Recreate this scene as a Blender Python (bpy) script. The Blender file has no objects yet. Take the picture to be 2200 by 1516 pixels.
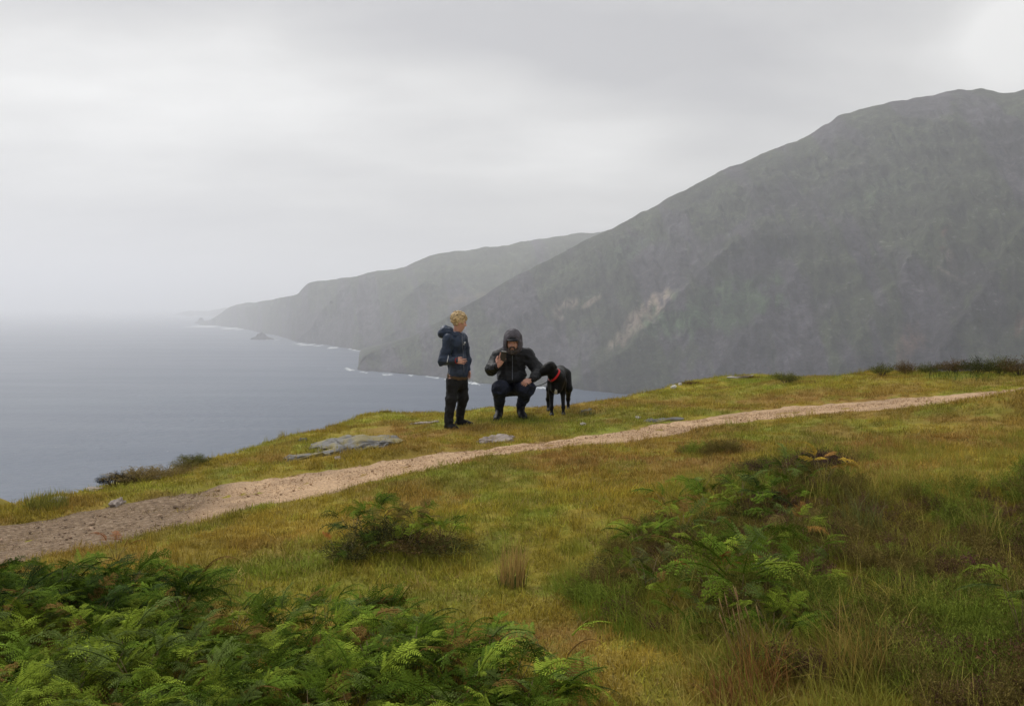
import bpy, math, random
import numpy as np
from mathutils import Vector, Matrix, Euler

R = math.radians
SC = bpy.context.scene
COL = SC.collection
rng = np.random.default_rng(7)
random.seed(7)

# ------------------------------------------------------------------ camera
F, U0, V0, VH = 2000.0, 1100.0, 758.0, 652.0        # photo focal length / centre / horizon row, in photo pixels
PITCH = math.atan((V0 - VH) / F)
CAMZ = 1.5
cam_data = bpy.data.cameras.new('camera')
cam = bpy.data.objects.new('camera', cam_data)
COL.objects.link(cam)
cam_data.sensor_width = 36.0
cam_data.lens = 36.0 * F / 2200.0
cam_data.clip_start = 0.05
cam_data.clip_end = 200000.0
cam.location = (0, 0, CAMZ)
cam.rotation_euler = (math.pi / 2 - PITCH, 0, 0)
SC.camera = cam

# ------------------------------------------------------------------ sky and sun
SUN_EL, SUN_AZ = 48.0, -35.0          # azimuth measured from +Y (away from the camera) towards +X
SKY_STRENGTH = 0.057
world = bpy.data.worlds.new('World')
SC.world = world
world.use_nodes = True
wt = world.node_tree
wt.nodes.clear()


def N(tree, kind, **kw):
    n = tree.nodes.new(kind)
    for k, v in kw.items():
        if k.startswith('i_'):
            n.inputs[k[2:].replace('_', ' ')].default_value = v
        else:
            setattr(n, k, v)
    return n


def M(tree, op, a, b=None, c=None, clamp=False):
    n = tree.nodes.new('ShaderNodeMath')
    n.operation = op
    n.use_clamp = clamp
    for i, x in enumerate((a, b, c)):
        if x is None:
            continue
        if isinstance(x, (int, float)):
            n.inputs[i].default_value = x
        else:
            tree.links.new(x, n.inputs[i])
    return n.outputs[0]


def MIX(tree, fac, a, b, blend='MIX'):
    n = tree.nodes.new('ShaderNodeMix')
    n.data_type = 'RGBA'
    n.blend_type = blend
    for sock, x in ((n.inputs[0], fac), (n.inputs[6], a), (n.inputs[7], b)):
        if isinstance(x, (int, float)):
            sock.default_value = x
        elif isinstance(x, (tuple, list)):
            sock.default_value = (*x[:3], 1)
        else:
            tree.links.new(x, sock)
    return n.outputs[2]


def RAMP(tree, fac, stops):
    n = tree.nodes.new('ShaderNodeValToRGB')
    e = n.color_ramp.elements
    while len(e) < len(stops):
        e.new(0.5)
    for i, (p, c) in enumerate(stops):
        e[i].position = p
        e[i].color = (*c[:3], 1) if isinstance(c, (tuple, list)) else (c, c, c, 1)
    tree.links.new(fac, n.inputs[0])
    return n.outputs[0]


wout = N(wt, 'ShaderNodeOutputWorld')
wbg = N(wt, 'ShaderNodeBackground')
wbg.inputs['Strength'].default_value = SKY_STRENGTH
wt.links.new(wbg.outputs[0], wout.inputs[0])
nish = N(wt, 'ShaderNodeTexSky')
nish.sky_type = 'NISHITA'
nish.sun_disc = False
nish.sun_elevation = R(SUN_EL)
nish.sun_rotation = R(SUN_AZ)
wtc = N(wt, 'ShaderNodeTexCoord')
sep = N(wt, 'ShaderNodeSeparateXYZ')
wt.links.new(wtc.outputs['Generated'], sep.inputs[0])
dx, dy, dz = sep.outputs
zz = M(wt, 'ADD', M(wt, 'MAXIMUM', dz, 0.0), 0.16)
cx = M(wt, 'DIVIDE', dx, zz)
cy = M(wt, 'DIVIDE', dy, zz)
comb = N(wt, 'ShaderNodeCombineXYZ')
wt.links.new(M(wt, 'MULTIPLY', cx, 0.42), comb.inputs[0])
wt.links.new(M(wt, 'MULTIPLY', cy, 0.60), comb.inputs[1])
comb.inputs[2].default_value = 3.7
cn1 = N(wt, 'ShaderNodeTexNoise', i_Scale=1.0, i_Detail=6.0, i_Roughness=0.5, i_Distortion=0.35)
wt.links.new(comb.outputs[0], cn1.inputs['Vector'])
cn2 = N(wt, 'ShaderNodeTexNoise', i_Scale=3.1, i_Detail=5.0, i_Roughness=0.55, i_Distortion=0.2)
wt.links.new(comb.outputs[0], cn2.inputs['Vector'])


def sky_blob(az, el, raz, rel):
    """a broad cloud mass: gaussian round a direction (azimuth from +Y to +X, elevation), in degrees"""
    a = M(wt, 'ARCTAN2', dx, dy)
    e = M(wt, 'ARCSINE', dz)
    qa = M(wt, 'DIVIDE', M(wt, 'SUBTRACT', a, R(az)), R(raz))
    qe = M(wt, 'DIVIDE', M(wt, 'SUBTRACT', e, R(el)), R(rel))
    s = M(wt, 'ADD', M(wt, 'MULTIPLY', qa, qa), M(wt, 'MULTIPLY', qe, qe))
    return M(wt, 'EXPONENT', M(wt, 'MULTIPLY', s, -1.0))


cl = M(wt, 'ADD', M(wt, 'MULTIPLY', M(wt, 'SUBTRACT', cn1.outputs[0], 0.5), 3.0),
       M(wt, 'MULTIPLY', M(wt, 'SUBTRACT', cn2.outputs[0], 0.5), 2.2))
for az, el, raz, rel, w in (
        (-20, 10.5, 16, 4.5, 0.55), (-8, 17.5, 30, 3.0, -0.75), (8, 13.2, 12, 2.4, -0.95),
        (15, 10.2, 6, 1.9, -0.9), (11, 9.0, 3, 1.2, -0.4), (4, 8.0, 9, 3.0, 0.5), (28.5, 14.2, 2.8, 1.9, 2.2), (-3, 13.0, 6, 1.5, 0.45), (-26, 16.5, 7, 2.0, -0.35), (-12, 1.0, 40, 3.5, -0.55)):
    cl = M(wt, 'ADD', cl, M(wt, 'MULTIPLY', sky_blob(az, el, raz, rel), w))
cl01 = M(wt, 'ADD', M(wt, 'MULTIPLY', cl, 0.52), 0.5, clamp=True)
cloudcol = RAMP(wt, cl01, [(0.0, (4.75, 4.68, 4.75)), (0.5, (6.7, 6.6, 6.45)), (1.0, (9.3, 9.2, 8.95))])
skycol = MIX(wt, 0.93, nish.outputs[0], cloudcol)
wt.links.new(skycol, wbg.inputs[0])

sun_data = bpy.data.lights.new('sun', 'SUN')
sun_data.energy = 1.5
sun_data.angle = R(28)
sun_data.color = (1.0, 0.97, 0.92)
sun = bpy.data.objects.new('sun', sun_data)
COL.objects.link(sun)
sd = Vector((math.sin(R(SUN_AZ)) * math.cos(R(SUN_EL)), math.cos(R(SUN_AZ)) * math.cos(R(SUN_EL)), math.sin(R(SUN_EL))))
sun.rotation_euler = sd.to_track_quat('Z', 'Y').to_euler()

SC.view_settings.view_transform = 'Standard'
SC.view_settings.look = 'None'
SC.view_settings.exposure = 0.9
SC.view_settings.gamma = 1.0
SC.view_settings.use_curve_mapping = False
SC.render.engine = 'CYCLES'
SC.cycles.use_denoising = True
SC.cycles.volume_bounces = 3
SC.cycles.max_bounces = 8
SC.cycles.diffuse_bounces = 3
SC.cycles.transparent_max_bounces = 8

# ------------------------------------------------------------------ numpy helpers
def _hash(ix, iy, iz, seed):
    h = (ix.astype(np.uint32) * np.uint32(374761393) + iy.astype(np.uint32) * np.uint32(668265263)
         + iz.astype(np.uint32) * np.uint32(2147483647 & 0x7feb352d) + np.uint32((seed * 974634 + 12345) & 0xffffffff))
    h ^= h >> np.uint32(15)
    h *= np.uint32(2246822519)
    h ^= h >> np.uint32(13)
    h *= np.uint32(3266489917)
    h ^= h >> np.uint32(16)
    return h.astype(np.float64) / 4294967295.0


def vnoise(x, y, z=0.0, seed=0):
    x, y, z = np.broadcast_arrays(np.asarray(x, float), np.asarray(y, float), np.asarray(z, float))
    fx, fy, fz = np.floor(x), np.floor(y), np.floor(z)
    tx, ty, tz = x - fx, y - fy, z - fz
    sx, sy, sz = (t * t * t * (t * (t * 6 - 15) + 10) for t in (tx, ty, tz))
    ix, iy, iz = fx.astype(np.int64), fy.astype(np.int64), fz.astype(np.int64)
    out = 0
    for a in (0, 1):
        for b in (0, 1):
            for c in (0, 1):
                w = (sx if a else 1 - sx) * (sy if b else 1 - sy) * (sz if c else 1 - sz)
                out = out + w * _hash(ix + a, iy + b, iz + c, seed)
    return out * 2 - 1


def fbm(x, y, z=0.0, seed=0, octaves=4, gain=0.5, lac=2.03):
    s, a, f = 0.0, 1.0, 1.0
    for i in range(octaves):
        s = s + a * vnoise(np.asarray(x) * f + 17.3 * i, np.asarray(y) * f - 9.1 * i, np.asarray(z) * f, seed + i)
        a *= gain
        f *= lac
    return s


def sstep(a, b, x):
    t = np.clip((np.asarray(x, float) - a) / (b - a), 0, 1)
    return t * t * (3 - 2 * t)


def project(x, y, z):
    """world -> photo pixels"""
    z = np.asarray(z) - CAMZ
    c, s = math.cos(PITCH), math.sin(PITCH)
    d = np.maximum(y * c - z * s, 0.05)
    up = y * s + z * c
    return U0 + F * x / d, V0 - F * up / d


def raydir(u, v):
    a, b = (u - U0) / F, (V0 - v) / F
    c, s = math.cos(PITCH), math.sin(PITCH)
    return np.array([a, c + b * s, -s + b * c])


def at(u, v, y):
    d = raydir(u, v)
    return np.array([0, 0, CAMZ]) + d * (y / d[1])


SLOPE = 0.07


def on_plane(u, v):
    d = raydir(u, v)
    t = -CAMZ / (d[2] - SLOPE * d[0])
    p = d * t
    return p[0], p[1]


# ------------------------------------------------------------------ ground shape
EDGE_UV = [(0, 1100), (60, 1092), (130, 1078), (200, 1052), (280, 1037), (350, 1020), (430, 992), (500, 975), (580, 952),
           (650, 932), (730, 910), (790, 893), (830, 885), (930, 882), (1060, 877), (1130, 879), (1210, 876), (1300, 861),
           (1380, 846), (1450, 831), (1500, 818), (1550, 809), (1640, 806), (1700, 807), (1800, 808), (1850, 805),
           (1880, 800), (2000, 799), (2200, 796)]
EXY = np.array([on_plane(u, v) for u, v in EDGE_UV])
EXY = EXY[np.argsort(EXY[:, 0])]
EX = np.concatenate([[-400, -60, -12, -7], EXY[:, 0], [14, 400]])
EY = np.concatenate([[-60, -4, 5.8, 7.0], EXY[:, 1], [17, 90]])

FAR_UV = [(0, 1136), (75, 1120), (200, 1094), (300, 1074), (390, 1056), (440, 1047), (475, 1036), (575, 1022), (700, 1007),
          (800, 990), (925, 972), (1020, 962), (1100, 952), (1175, 941), (1325, 922), (1380, 912), (1460, 902), (1550, 890),
          (1700, 872), (1850, 860), (2050, 847), (2200, 832)]
NEAR_UV = [(0, 1216), (125, 1192), (250, 1166), (350, 1138), (450, 1110), (500, 1092), (550, 1082), (650, 1067), (800, 1032),
           (900, 1020), (950, 1014), (990, 994), (1030, 978), (1100, 970), (1185, 955), (1330, 949), (1420, 932), (1510, 915), (1600, 902),
           (1800, 888), (2050, 874), (2120, 866), (2165, 854), (2200, 846)]


def edge_curve(uv):
    p = np.array([on_plane(u, v) for u, v in uv])
    p = p[np.argsort(p[:, 0])]
    a = (p[1] - p[0]) / max(p[1][0] - p[0][0], .05)
    xs = np.concatenate([[-14], p[:, 0], [14]])
    ys = np.concatenate([[p[0, 1] - 2.4], p[:, 1], [p[-1, 1] + 2.2]])
    return xs, ys


PFX, PFY = edge_curve(FAR_UV)
PNX, PNY = edge_curve(NEAR_UV)


def path_edges(x):
    n = 0.06 * fbm(x * 2.3, 0 * x + 3.3, seed=31, octaves=4) + .035 * fbm(x * 11., 0 * x + 1.3, seed=33, octaves=3)
    m = 0.06 * fbm(x * 2.3, 0 * x + 8.3, seed=37, octaves=4) + .035 * fbm(x * 11., 0 * x + 5.3, seed=38, octaves=3)
    return np.interp(x, PNX, PNY) + n, np.interp(x, PFX, PFY) + m


def path_mask(x, y, soft=0.12):
    a, b = path_edges(x)
    return sstep(-soft, soft, y - a) * sstep(-soft, soft, b - y)


BUMPS = []
for (u, v, amp, rx, ry) in [(2230, 880, .17, .75, .5), (985, 1015, .05, .6, .35), (1750, 1075, .14, 1.6, .8), (2150, 1060, .12, .9, .7),
                            (1500, 1300, .06, .5, .4), (880, 1170, .06, .5, .4), (100, 1350, .10, 1.0, .7), (1250, 1180, -.06, .9, .6),
                            (1180, 1330, -.05, .7, .5), (1940, 822, .05, 1.3, .5), (730, 960, .07, .6, .3), (115, 1082, .05, .25, .3), (1690, 830, .05, .4, .4)]:
    bx, by = on_plane(u, v)
    BUMPS.append((bx, by, amp, rx, ry))
KNX, KNY, KNZ = at(-55, 1060, 20.0)
FLAT = on_plane(1090, 905)


def h(x, y):
    x = np.asarray(x, float)
    y = np.asarray(y, float)
    z = SLOPE * x
    z = np.where(np.abs(x) > 14, np.sign(x) * (14 * SLOPE + (np.abs(x) - 14) * .04), z)
    flat = 1 - .85 * np.exp(-((x - FLAT[0]) / 1.5) ** 2 - ((y - FLAT[1]) / 1.0) ** 2)
    pm = path_mask(x, y, .2)
    z = z + (.035 * fbm(x * .8, y * .8, seed=3, octaves=3) + .014 * fbm(x * 3.4, y * 3.4, seed=5, octaves=3)) * flat * (1 - .7 * pm)
    z = z - .03 * pm
    for bx, by, amp, rx, ry in BUMPS:
        z = z + amp * np.exp(-((x - bx) / rx) ** 2 - ((y - by) / ry) ** 2)
    d = (y - np.interp(x, EX, EY)) * .85
    dd = np.maximum(d, 0)
    drop = 1.15 * (np.sqrt(dd * dd + .30) - math.sqrt(.30))
    drop = drop * (1 + .25 * fbm(x * .05, y * .05, seed=9, octaves=4) * sstep(3, 40, dd))
    z = z - drop
    r = np.hypot(x - KNX, y - KNY)
    z = np.maximum(z, KNZ - 1.0 * (np.sqrt(r * r + .3) - .55) + .1 * fbm(x * 2, y * 2, seed=4))
    return np.maximum(z, -170)


def ground(u, v):
    """photo pixel -> point on the ground in front of the cliff edge"""
    d = raydir(u, v)
    t = np.linspace(1.5, 30, 2000)
    px, py, pz = d[0] * t, d[1] * t, CAMZ + d[2] * t
    below = pz < h(px, py)
    i = int(np.argmax(below)) if below.any() else len(t) - 1
    return np.array([px[i], py[i], float(h(px[i], py[i]))])


def gz(x, y):
    return float(h(np.array([x]), np.array([y]))[0])


# ------------------------------------------------------------------ object helpers
def tag(o, label=None, cat=None, group=None, kind=None):
    if label:
        o['label'] = label
    if cat:
        o['category'] = cat
    if group:
        o['group'] = group
    if kind:
        o['kind'] = kind
    return o


def empty(name, loc, rz=0.0):
    o = bpy.data.objects.new(name, None)
    o.empty_display_size = .1
    COL.objects.link(o)
    o.location = Vector(loc)
    o.rotation_euler = (0, 0, rz)
    return o


def mesh_np(name, V, faces, smooth=True):
    me = bpy.data.meshes.new(name)
    V = np.asarray(V, np.float32)
    if isinstance(faces, np.ndarray):
        k = faces.shape[1]
        nf = len(faces)
        me.vertices.add(len(V))
        me.vertices.foreach_set('co', V.ravel())
        me.loops.add(nf * k)
        me.loops.foreach_set('vertex_index', faces.astype(np.int32).ravel())
        me.polygons.add(nf)
        me.polygons.foreach_set('loop_start', np.arange(0, nf * k, k, dtype=np.int32))
        me.polygons.foreach_set('loop_total', np.full(nf, k, np.int32))
        me.update(calc_edges=True)
        me.validate()
    else:
        me.from_pydata([tuple(map(float, p)) for p in V], [], faces)
    if smooth:
        me.polygons.foreach_set('use_smooth', np.ones(len(me.polygons), bool))
    return me


def set_color(me, name, rgb):
    a = me.attributes.new(name, 'FLOAT_COLOR', 'POINT')
    c = np.ones((len(me.vertices), 4), np.float32)
    c[:, :3] = rgb
    a.data.foreach_set('color', c.ravel())


def set_float(me, name, val):
    a = me.attributes.new(name, 'FLOAT', 'POINT')
    a.data.foreach_set('value', np.asarray(val, np.float32))


def link(name, me, mat=None, parent=None, loc=None):
    o = bpy.data.objects.new(name, me)
    COL.objects.link(o)
    if mat and not me.materials:
        me.materials.append(mat)
    if parent:
        o.parent = parent
    if loc is not None:
        o.location = Vector(loc)
    return o


def grid_faces(nu, nv):
    i = np.arange(nu * nv).reshape(nu, nv)
    return np.stack([i[:-1, :-1], i[1:, :-1], i[1:, 1:], i[:-1, 1:]], -1).reshape(-1, 4)


class MB:
    """collects little shapes into one mesh"""
    def __init__(self):
        self.v, self.f, self.c = [], [], []

    def add(self, verts, faces, c=1.0):
        b = len(self.v)
        self.v += [tuple(p) for p in verts]
        self.c += [c] * len(verts)
        self.f += [tuple(b + i for i in q) for q in faces]

    def tube(self, pts, rad, n=6, c=1.0, cap=True):
        pts = [Vector(p) for p in pts]
        rad = rad if isinstance(rad, (list, tuple)) else [rad] * len(pts)
        V, Fc = [], []
        for i, p in enumerate(pts):
            t = (pts[min(i + 1, len(pts) - 1)] - pts[max(i - 1, 0)]).normalized()
            a = t.orthogonal().normalized() if i == 0 else (prev - t * prev.dot(t)).normalized()
            prev = a
            b = t.cross(a)
            for k in range(n):
                w = 2 * math.pi * k / n
                V.append(p + (a * math.cos(w) + b * math.sin(w)) * rad[i])
        for i in range(len(pts) - 1):
            for k in range(n):
                Fc.append((i * n + k, i * n + (k + 1) % n, (i + 1) * n + (k + 1) % n, (i + 1) * n + k))
        if cap:
            Fc.append(tuple(range(n))[::-1])
            Fc.append(tuple((len(pts) - 1) * n + k for k in range(n)))
        self.add(V, Fc, c)

    def mesh(self, name, mat=None, smooth=True):
        me = bpy.data.meshes.new(name)
        me.from_pydata(self.v, [], self.f)
        a = me.attributes.new('bv', 'FLOAT', 'POINT')
        a.data.foreach_set('value', np.asarray(self.c, np.float32))
        if smooth:
            me.polygons.foreach_set('use_smooth', np.ones(len(me.polygons), bool))
        if mat:
            me.materials.append(mat)
        return me


# ------------------------------------------------------------------ materials
def new_mat(name):
    m = bpy.data.materials.new(name)
    m.use_nodes = True
    t = m.node_tree
    return m, t, t.nodes['Principled BSDF'], t.nodes['Material Output']


def simple_mat(name, col, rough=.8, var=.15, scale=30., bump=0., bscale=None, spec=.3, col2=None, stretch=None, sheen=0.):
    m, t, p, o = new_mat(name)
    tc = N(t, 'ShaderNodeTexCoord')
    mp = N(t, 'ShaderNodeMapping')
    if stretch:
        mp.inputs['Scale'].default_value = stretch
    t.links.new(tc.outputs['Object'], mp.inputs[0])
    n = N(t, 'ShaderNodeTexNoise', i_Scale=scale, i_Detail=5., i_Roughness=.6)
    t.links.new(mp.outputs[0], n.inputs['Vector'])
    lo = tuple(c * (1 - var) for c in col)
    hi = tuple(min(1, c * (1 + var)) for c in (col2 or col))
    t.links.new(RAMP(t, n.outputs[0], [(.35, lo), (.65, hi)]), p.inputs['Base Color'])
    p.inputs['Roughness'].default_value = rough
    p.inputs['Specular IOR Level'].default_value = spec
    if sheen:
        p.inputs['Sheen Weight'].default_value = sheen
    if bump:
        n2 = N(t, 'ShaderNodeTexNoise', i_Scale=bscale or scale, i_Detail=4., i_Roughness=.55)
        t.links.new(mp.outputs[0], n2.inputs['Vector'])
        b = N(t, 'ShaderNodeBump', i_Strength=1.0, i_Distance=bump)
        t.links.new(n2.outputs[0], b.inputs['Height'])
        t.links.new(b.outputs[0], p.inputs['Normal'])
    return m


def leaf_mat(name, source, rough=.65, trans=.25, base=(1, 1, 1), spec=.015):
    """plant material: colour from the scatter point ('INSTANCER'), or the object colour ('OBJECT'), times a per-leaf variation"""
    m, t, p, o = new_mat(name)
    if source == 'INSTANCER':
        a = N(t, 'ShaderNodeAttribute', attribute_name='tint', attribute_type='INSTANCER')
        c = a.outputs['Color']
    else:
        a = N(t, 'ShaderNodeObjectInfo')
        c = a.outputs['Color']
    b = N(t, 'ShaderNodeAttribute', attribute_name='bv', attribute_type='GEOMETRY')
    c = MIX(t, 1.0, c, b.outputs['Color'], 'MULTIPLY')
    c = MIX(t, 1.0, c, base, 'MULTIPLY')
    t.links.new(c, p.inputs['Base Color'])
    p.inputs['Roughness'].default_value = rough
    p.inputs['Specular IOR Level'].default_value = spec
    tr = N(t, 'ShaderNodeBsdfTranslucent')
    t.links.new(c, tr.inputs[0])
    ms = N(t, 'ShaderNodeMixShader')
    ms.inputs[0].default_value = trans
    t.links.new(p.outputs[0], ms.inputs[1])
    t.links.new(tr.outputs[0], ms.inputs[2])
    t.links.new(ms.outputs[0], o.inputs[0])
    return m


MAT_BLADE = leaf_mat('grass_blade', 'INSTANCER', .7, .22)
MAT_HEATHER_S = leaf_mat('heather_scattered', 'INSTANCER', .8, .12)
MAT_LEAF = leaf_mat('leaf', 'OBJECT', .7, .16)
MAT_HEATHER = leaf_mat('heather_leaf', 'OBJECT', .8, .12)
MAT_STEM = simple_mat('plant_stem', (.12, .085, .035), .8, .3, 20)
MAT_TWIG = simple_mat('twig', (.07, .05, .035), .9, .3, 20)


def stone_mat(name, col, col2, moss=(.16, .15, .05), moss_amt=.45, scale=6., bump=.02):
    m, t, p, o = new_mat(name)
    tc = N(t, 'ShaderNodeTexCoord')
    n = N(t, 'ShaderNodeTexNoise', i_Scale=scale, i_Detail=8., i_Roughness=.65)
    t.links.new(tc.outputs['Object'], n.inputs['Vector'])
    n2 = N(t, 'ShaderNodeTexNoise', i_Scale=scale * .45, i_Detail=4., i_Roughness=.6)
    t.links.new(tc.outputs['Object'], n2.inputs['Vector'])
    c = RAMP(t, n.outputs[0], [(.3, col), (.7, col2)])
    mk = RAMP(t, n2.outputs[0], [(1 - moss_amt, 0.), (1 - moss_amt + .08, 1.)])
    c = MIX(t, mk, c, moss)
    t.links.new(c, p.inputs['Base Color'])
    p.inputs['Roughness'].default_value = .75
    b = N(t, 'ShaderNodeBump', i_Strength=1., i_Distance=bump)
    t.links.new(n.outputs[0], b.inputs['Height'])
    t.links.new(b.outputs[0], p.inputs['Normal'])
    return m


MAT_ROCK = stone_mat('grey_rock', (.080, .077, .071), (.150, .145, .138), moss=(.17, .14, .05), moss_amt=.5)
MAT_STONE_PALE = stone_mat('pale_stone', (.27, .24, .21), (.42, .38, .34), moss_amt=.15, scale=12)
MAT_STONE_WHITE = stone_mat('white_stone', (.45, .43, .41), (.62, .60, .58), moss_amt=.1, scale=12)
MAT_STONE_DARK = stone_mat('dark_stone', (.03, .026, .024), (.08, .07, .06), moss_amt=.15, scale=14)
MAT_STONE_TAN = stone_mat('tan_stone', (.19, .15, .13), (.29, .24, .20), moss_amt=.3, scale=8)

# ------------------------------------------------------------------ colour of the turf (the grass's own colours)
C_OLIVE = np.array([.270, .212, .032])
C_GREEN = np.array([.160, .205, .028])
C_OCHRE = np.array([.370, .268, .044])
C_BROWN = np.array([.275, .165, .048])
C_BRIGHT = np.array([.285, .290, .045])
TURF = [  # photo position, radii, colour, weight
    (1250, 985, 330, 38, C_BROWN, .85), (1750, 965, 420, 45, C_BROWN, .8), (2080, 905, 200, 30, C_BROWN, .6), (930, 1050, 120, 28, C_BROWN, .8),
    (1060, 925, 150, 22, C_BROWN, .75), (875, 930, 35, 28, C_BROWN, .9), (1330, 885, 160, 18, C_BROWN, .7), (1700, 858, 330, 14, C_BROWN, .9),
    (450, 1135, 170, 22, C_BROWN, .6), (1230, 1370, 150, 38, C_BROWN, .8), (1190, 1290, 110, 20, C_BROWN, .6), (930, 1262, 90, 18, C_BROWN, .7),
    (1320, 1460, 180, 45, C_BROWN, .7), (620, 985, 80, 14, C_BROWN, .5), (250, 1190, 160, 24, C_BROWN, .6),
    (800, 897, 220, 13, C_BRIGHT, .9), (600, 960, 160, 18, C_BRIGHT, .8), (1250, 922, 120, 12, C_BRIGHT, .6), (1140, 1125, 120, 34, C_GREEN, .9),
    (990, 1240, 120, 24, C_GREEN, .9), (1620, 826, 200, 14, C_BRIGHT, .8), (1480, 850, 140, 14, C_BRIGHT, .6), (300, 1050, 160, 16, C_BRIGHT, .8), (520, 1245, 100, 32, C_GREEN, .9),
    (640, 1210, 60, 16, C_GREEN, .7), (1350, 1180, 120, 30, C_GREEN, .5), (1120, 1235, 80, 28, C_GREEN, .6), (700, 1050, 200, 18, C_OLIVE, .8),
    (620, 1140, 180, 40, C_OCHRE, .7), (1150, 1060, 180, 34, C_OCHRE, .5), (740, 1265, 180, 26, C_OCHRE, .6), (2080, 985, 130, 18, C_OCHRE, .8),
    (1100, 1330, 110, 24, C_OCHRE, .4), (1050, 882, 40, 6, C_BRIGHT, .9), (1150, 905, 70, 10, C_GREEN, .6), (2080, 806, 130, 9, C_GREEN, .7)]


def turf_color(x, y):
    z = h(x, y)
    u, v = project(x, y, z)
    n1 = fbm(x * .75, y * .75, seed=41, octaves=4)
    n2 = fbm(x * 1.9, y * 1.9, seed=43, octaves=4)
    n3 = fbm(x * 5.5, y * 5.5, seed=47, octaves=3)
    c = C_OLIVE + 0 * np.asarray(x)[:, None]

    def mix(c, k, w):
        return c + (k - c) * np.clip(w, 0, 1)[:, None]
    for (bu, bv, ru, rv, k, w) in TURF:
        ww = w * 1.25 * np.exp(-((u - bu) / ru) ** 2 - ((v - bv) / rv) ** 2)
        c = mix(c, k, ww * (1 + .5 * n2))
    c = mix(c, C_GREEN, sstep(.15, .75, n1) * .6)
    c = mix(c, C_BROWN, sstep(.15, .8, n2) * .6)
    c = mix(c, C_OCHRE, sstep(.2, .8, -n2 + .25 * n3) * .55)
    c = mix(c, C_GREEN, sstep(.35, .8, n3 - .3 * n2) * .5)
    return 1.12 * c * (1 + .18 * n3)[:, None]


# ------------------------------------------------------------------ ground sheet
def spaced(lo, hi, step, outs_lo, outs_hi, ratio=1.22):
    mid = np.arange(lo, hi + step * .5, step)
    a, s = [], step
    p = lo
    while p > outs_lo:
        s *= ratio
        p -= s
        a.append(p)
    b, s = [], step
    p = hi
    while p < outs_hi:
        s *= ratio
        p += s
        b.append(p)
    return np.concatenate([a[::-1], mid, b])


gx = spaced(-6.2, 9.2, .055, -420, 420)
gy = spaced(2.4, 17.5, .055, -120, 420)
gx = np.union1d(gx, np.arange(-13.2, -10, .11))
gy = np.union1d(gy, np.arange(18.6, 21.4, .11))
X, Y = np.meshgrid(gx, gy, indexing='ij')
Xf, Yf = X.ravel(), Y.ravel()
Zf = h(Xf, Yf)
gme = mesh_np('ground', np.stack([Xf, Yf, Zf], 1), grid_faces(len(gx), len(gy)))
gc = turf_color(Xf, Yf)
set_color(gme, 'gcol', gc)
m, t, p, o = new_mat('turf_soil')
ga = N(t, 'ShaderNodeAttribute', attribute_name='gcol')
tc = N(t, 'ShaderNodeTexCoord')
n = N(t, 'ShaderNodeTexNoise', i_Scale=14., i_Detail=8., i_Roughness=.7)
t.links.new(tc.outputs['Object'], n.inputs['Vector'])
n2 = N(t, 'ShaderNodeTexNoise', i_Scale=60., i_Detail=4., i_Roughness=.7)
t.links.new(tc.outputs['Object'], n2.inputs['Vector'])
c = MIX(t, RAMP(t, n.outputs[0], [(.4, .0), (.75, .35)]), ga.outputs['Color'], (.16, .115, .045))
c = MIX(t, RAMP(t, n2.outputs[0], [(.45, 0.), (.75, .25)]), c, (.10, .10, .03))
t.links.new(c, p.inputs['Base Color'])
p.inputs['Roughness'].default_value = .95
p.inputs['Specular IOR Level'].default_value = .1
b = N(t, 'ShaderNodeBump', i_Strength=1., i_Distance=.02)
t.links.new(n2.outputs[0], b.inputs['Height'])
t.links.new(b.outputs[0], p.inputs['Normal'])
tag(link('ground', gme, m), kind='structure')

# ------------------------------------------------------------------ gravel path
px = np.concatenate([np.arange(-9, -5, .1), np.arange(-5, 8, .035), np.arange(8, 13, .1)])
pt = np.linspace(-.06, 1.06, 30)
a, b_ = path_edges(px)
PX = np.repeat(px[:, None], len(pt), 1)
PY = a[:, None] + (b_ - a)[:, None] * pt[None, :]
PZ = h(PX.ravel(), PY.ravel()).reshape(PX.shape) + .022 - .03 * (np.abs(pt - .5) * 2)[None, :] ** 6
PZ = PZ - .012 * np.exp(-((pt - .5 - .08) / .16) ** 2)[None, :] + .012 * fbm(PX * 3, PY * 3, seed=57, octaves=3)
PZ = PZ + .006 * fbm(PX * 9, PY * 9, seed=53, octaves=3)
pme = mesh_np('path', np.stack([PX.ravel(), PY.ravel(), PZ.ravel()], 1), grid_faces(len(px), len(pt)))
pu, pv = project(PX.ravel(), PY.ravel(), PZ.ravel())
mud = sstep(560, 380, pu + 60 * fbm(PX.ravel() * 2, PY.ravel() * 2, seed=55))
edge_dirt = np.repeat(np.clip((np.abs(pt - .5) * 2 - .8) / .3, 0, 1)[None, :], len(px), 0).ravel()
set_float(pme, 'mud', mud)
set_float(pme, 'rim', edge_dirt)
m, t, p, o = new_mat('path_gravel')
tc = N(t, 'ShaderNodeTexCoord')
am = N(t, 'ShaderNodeAttribute', attribute_name='mud')
ar = N(t, 'ShaderNodeAttribute', attribute_name='rim')
v1 = N(t, 'ShaderNodeTexVoronoi', i_Scale=75.)
t.links.new(tc.outputs['Object'], v1.inputs['Vector'])
n1 = N(t, 'ShaderNodeTexNoise', i_Scale=3., i_Detail=8., i_Roughness=.65)
t.links.new(tc.outputs['Object'], n1.inputs['Vector'])
n2 = N(t, 'ShaderNodeTexNoise', i_Scale=25., i_Detail=6., i_Roughness=.7)
t.links.new(tc.outputs['Object'], n2.inputs['Vector'])
grav = MIX(t, RAMP(t, n1.outputs[0], [(.3, 0.), (.7, 1.)]), (.40, .262, .152), (.52, .355, .215))
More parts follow.
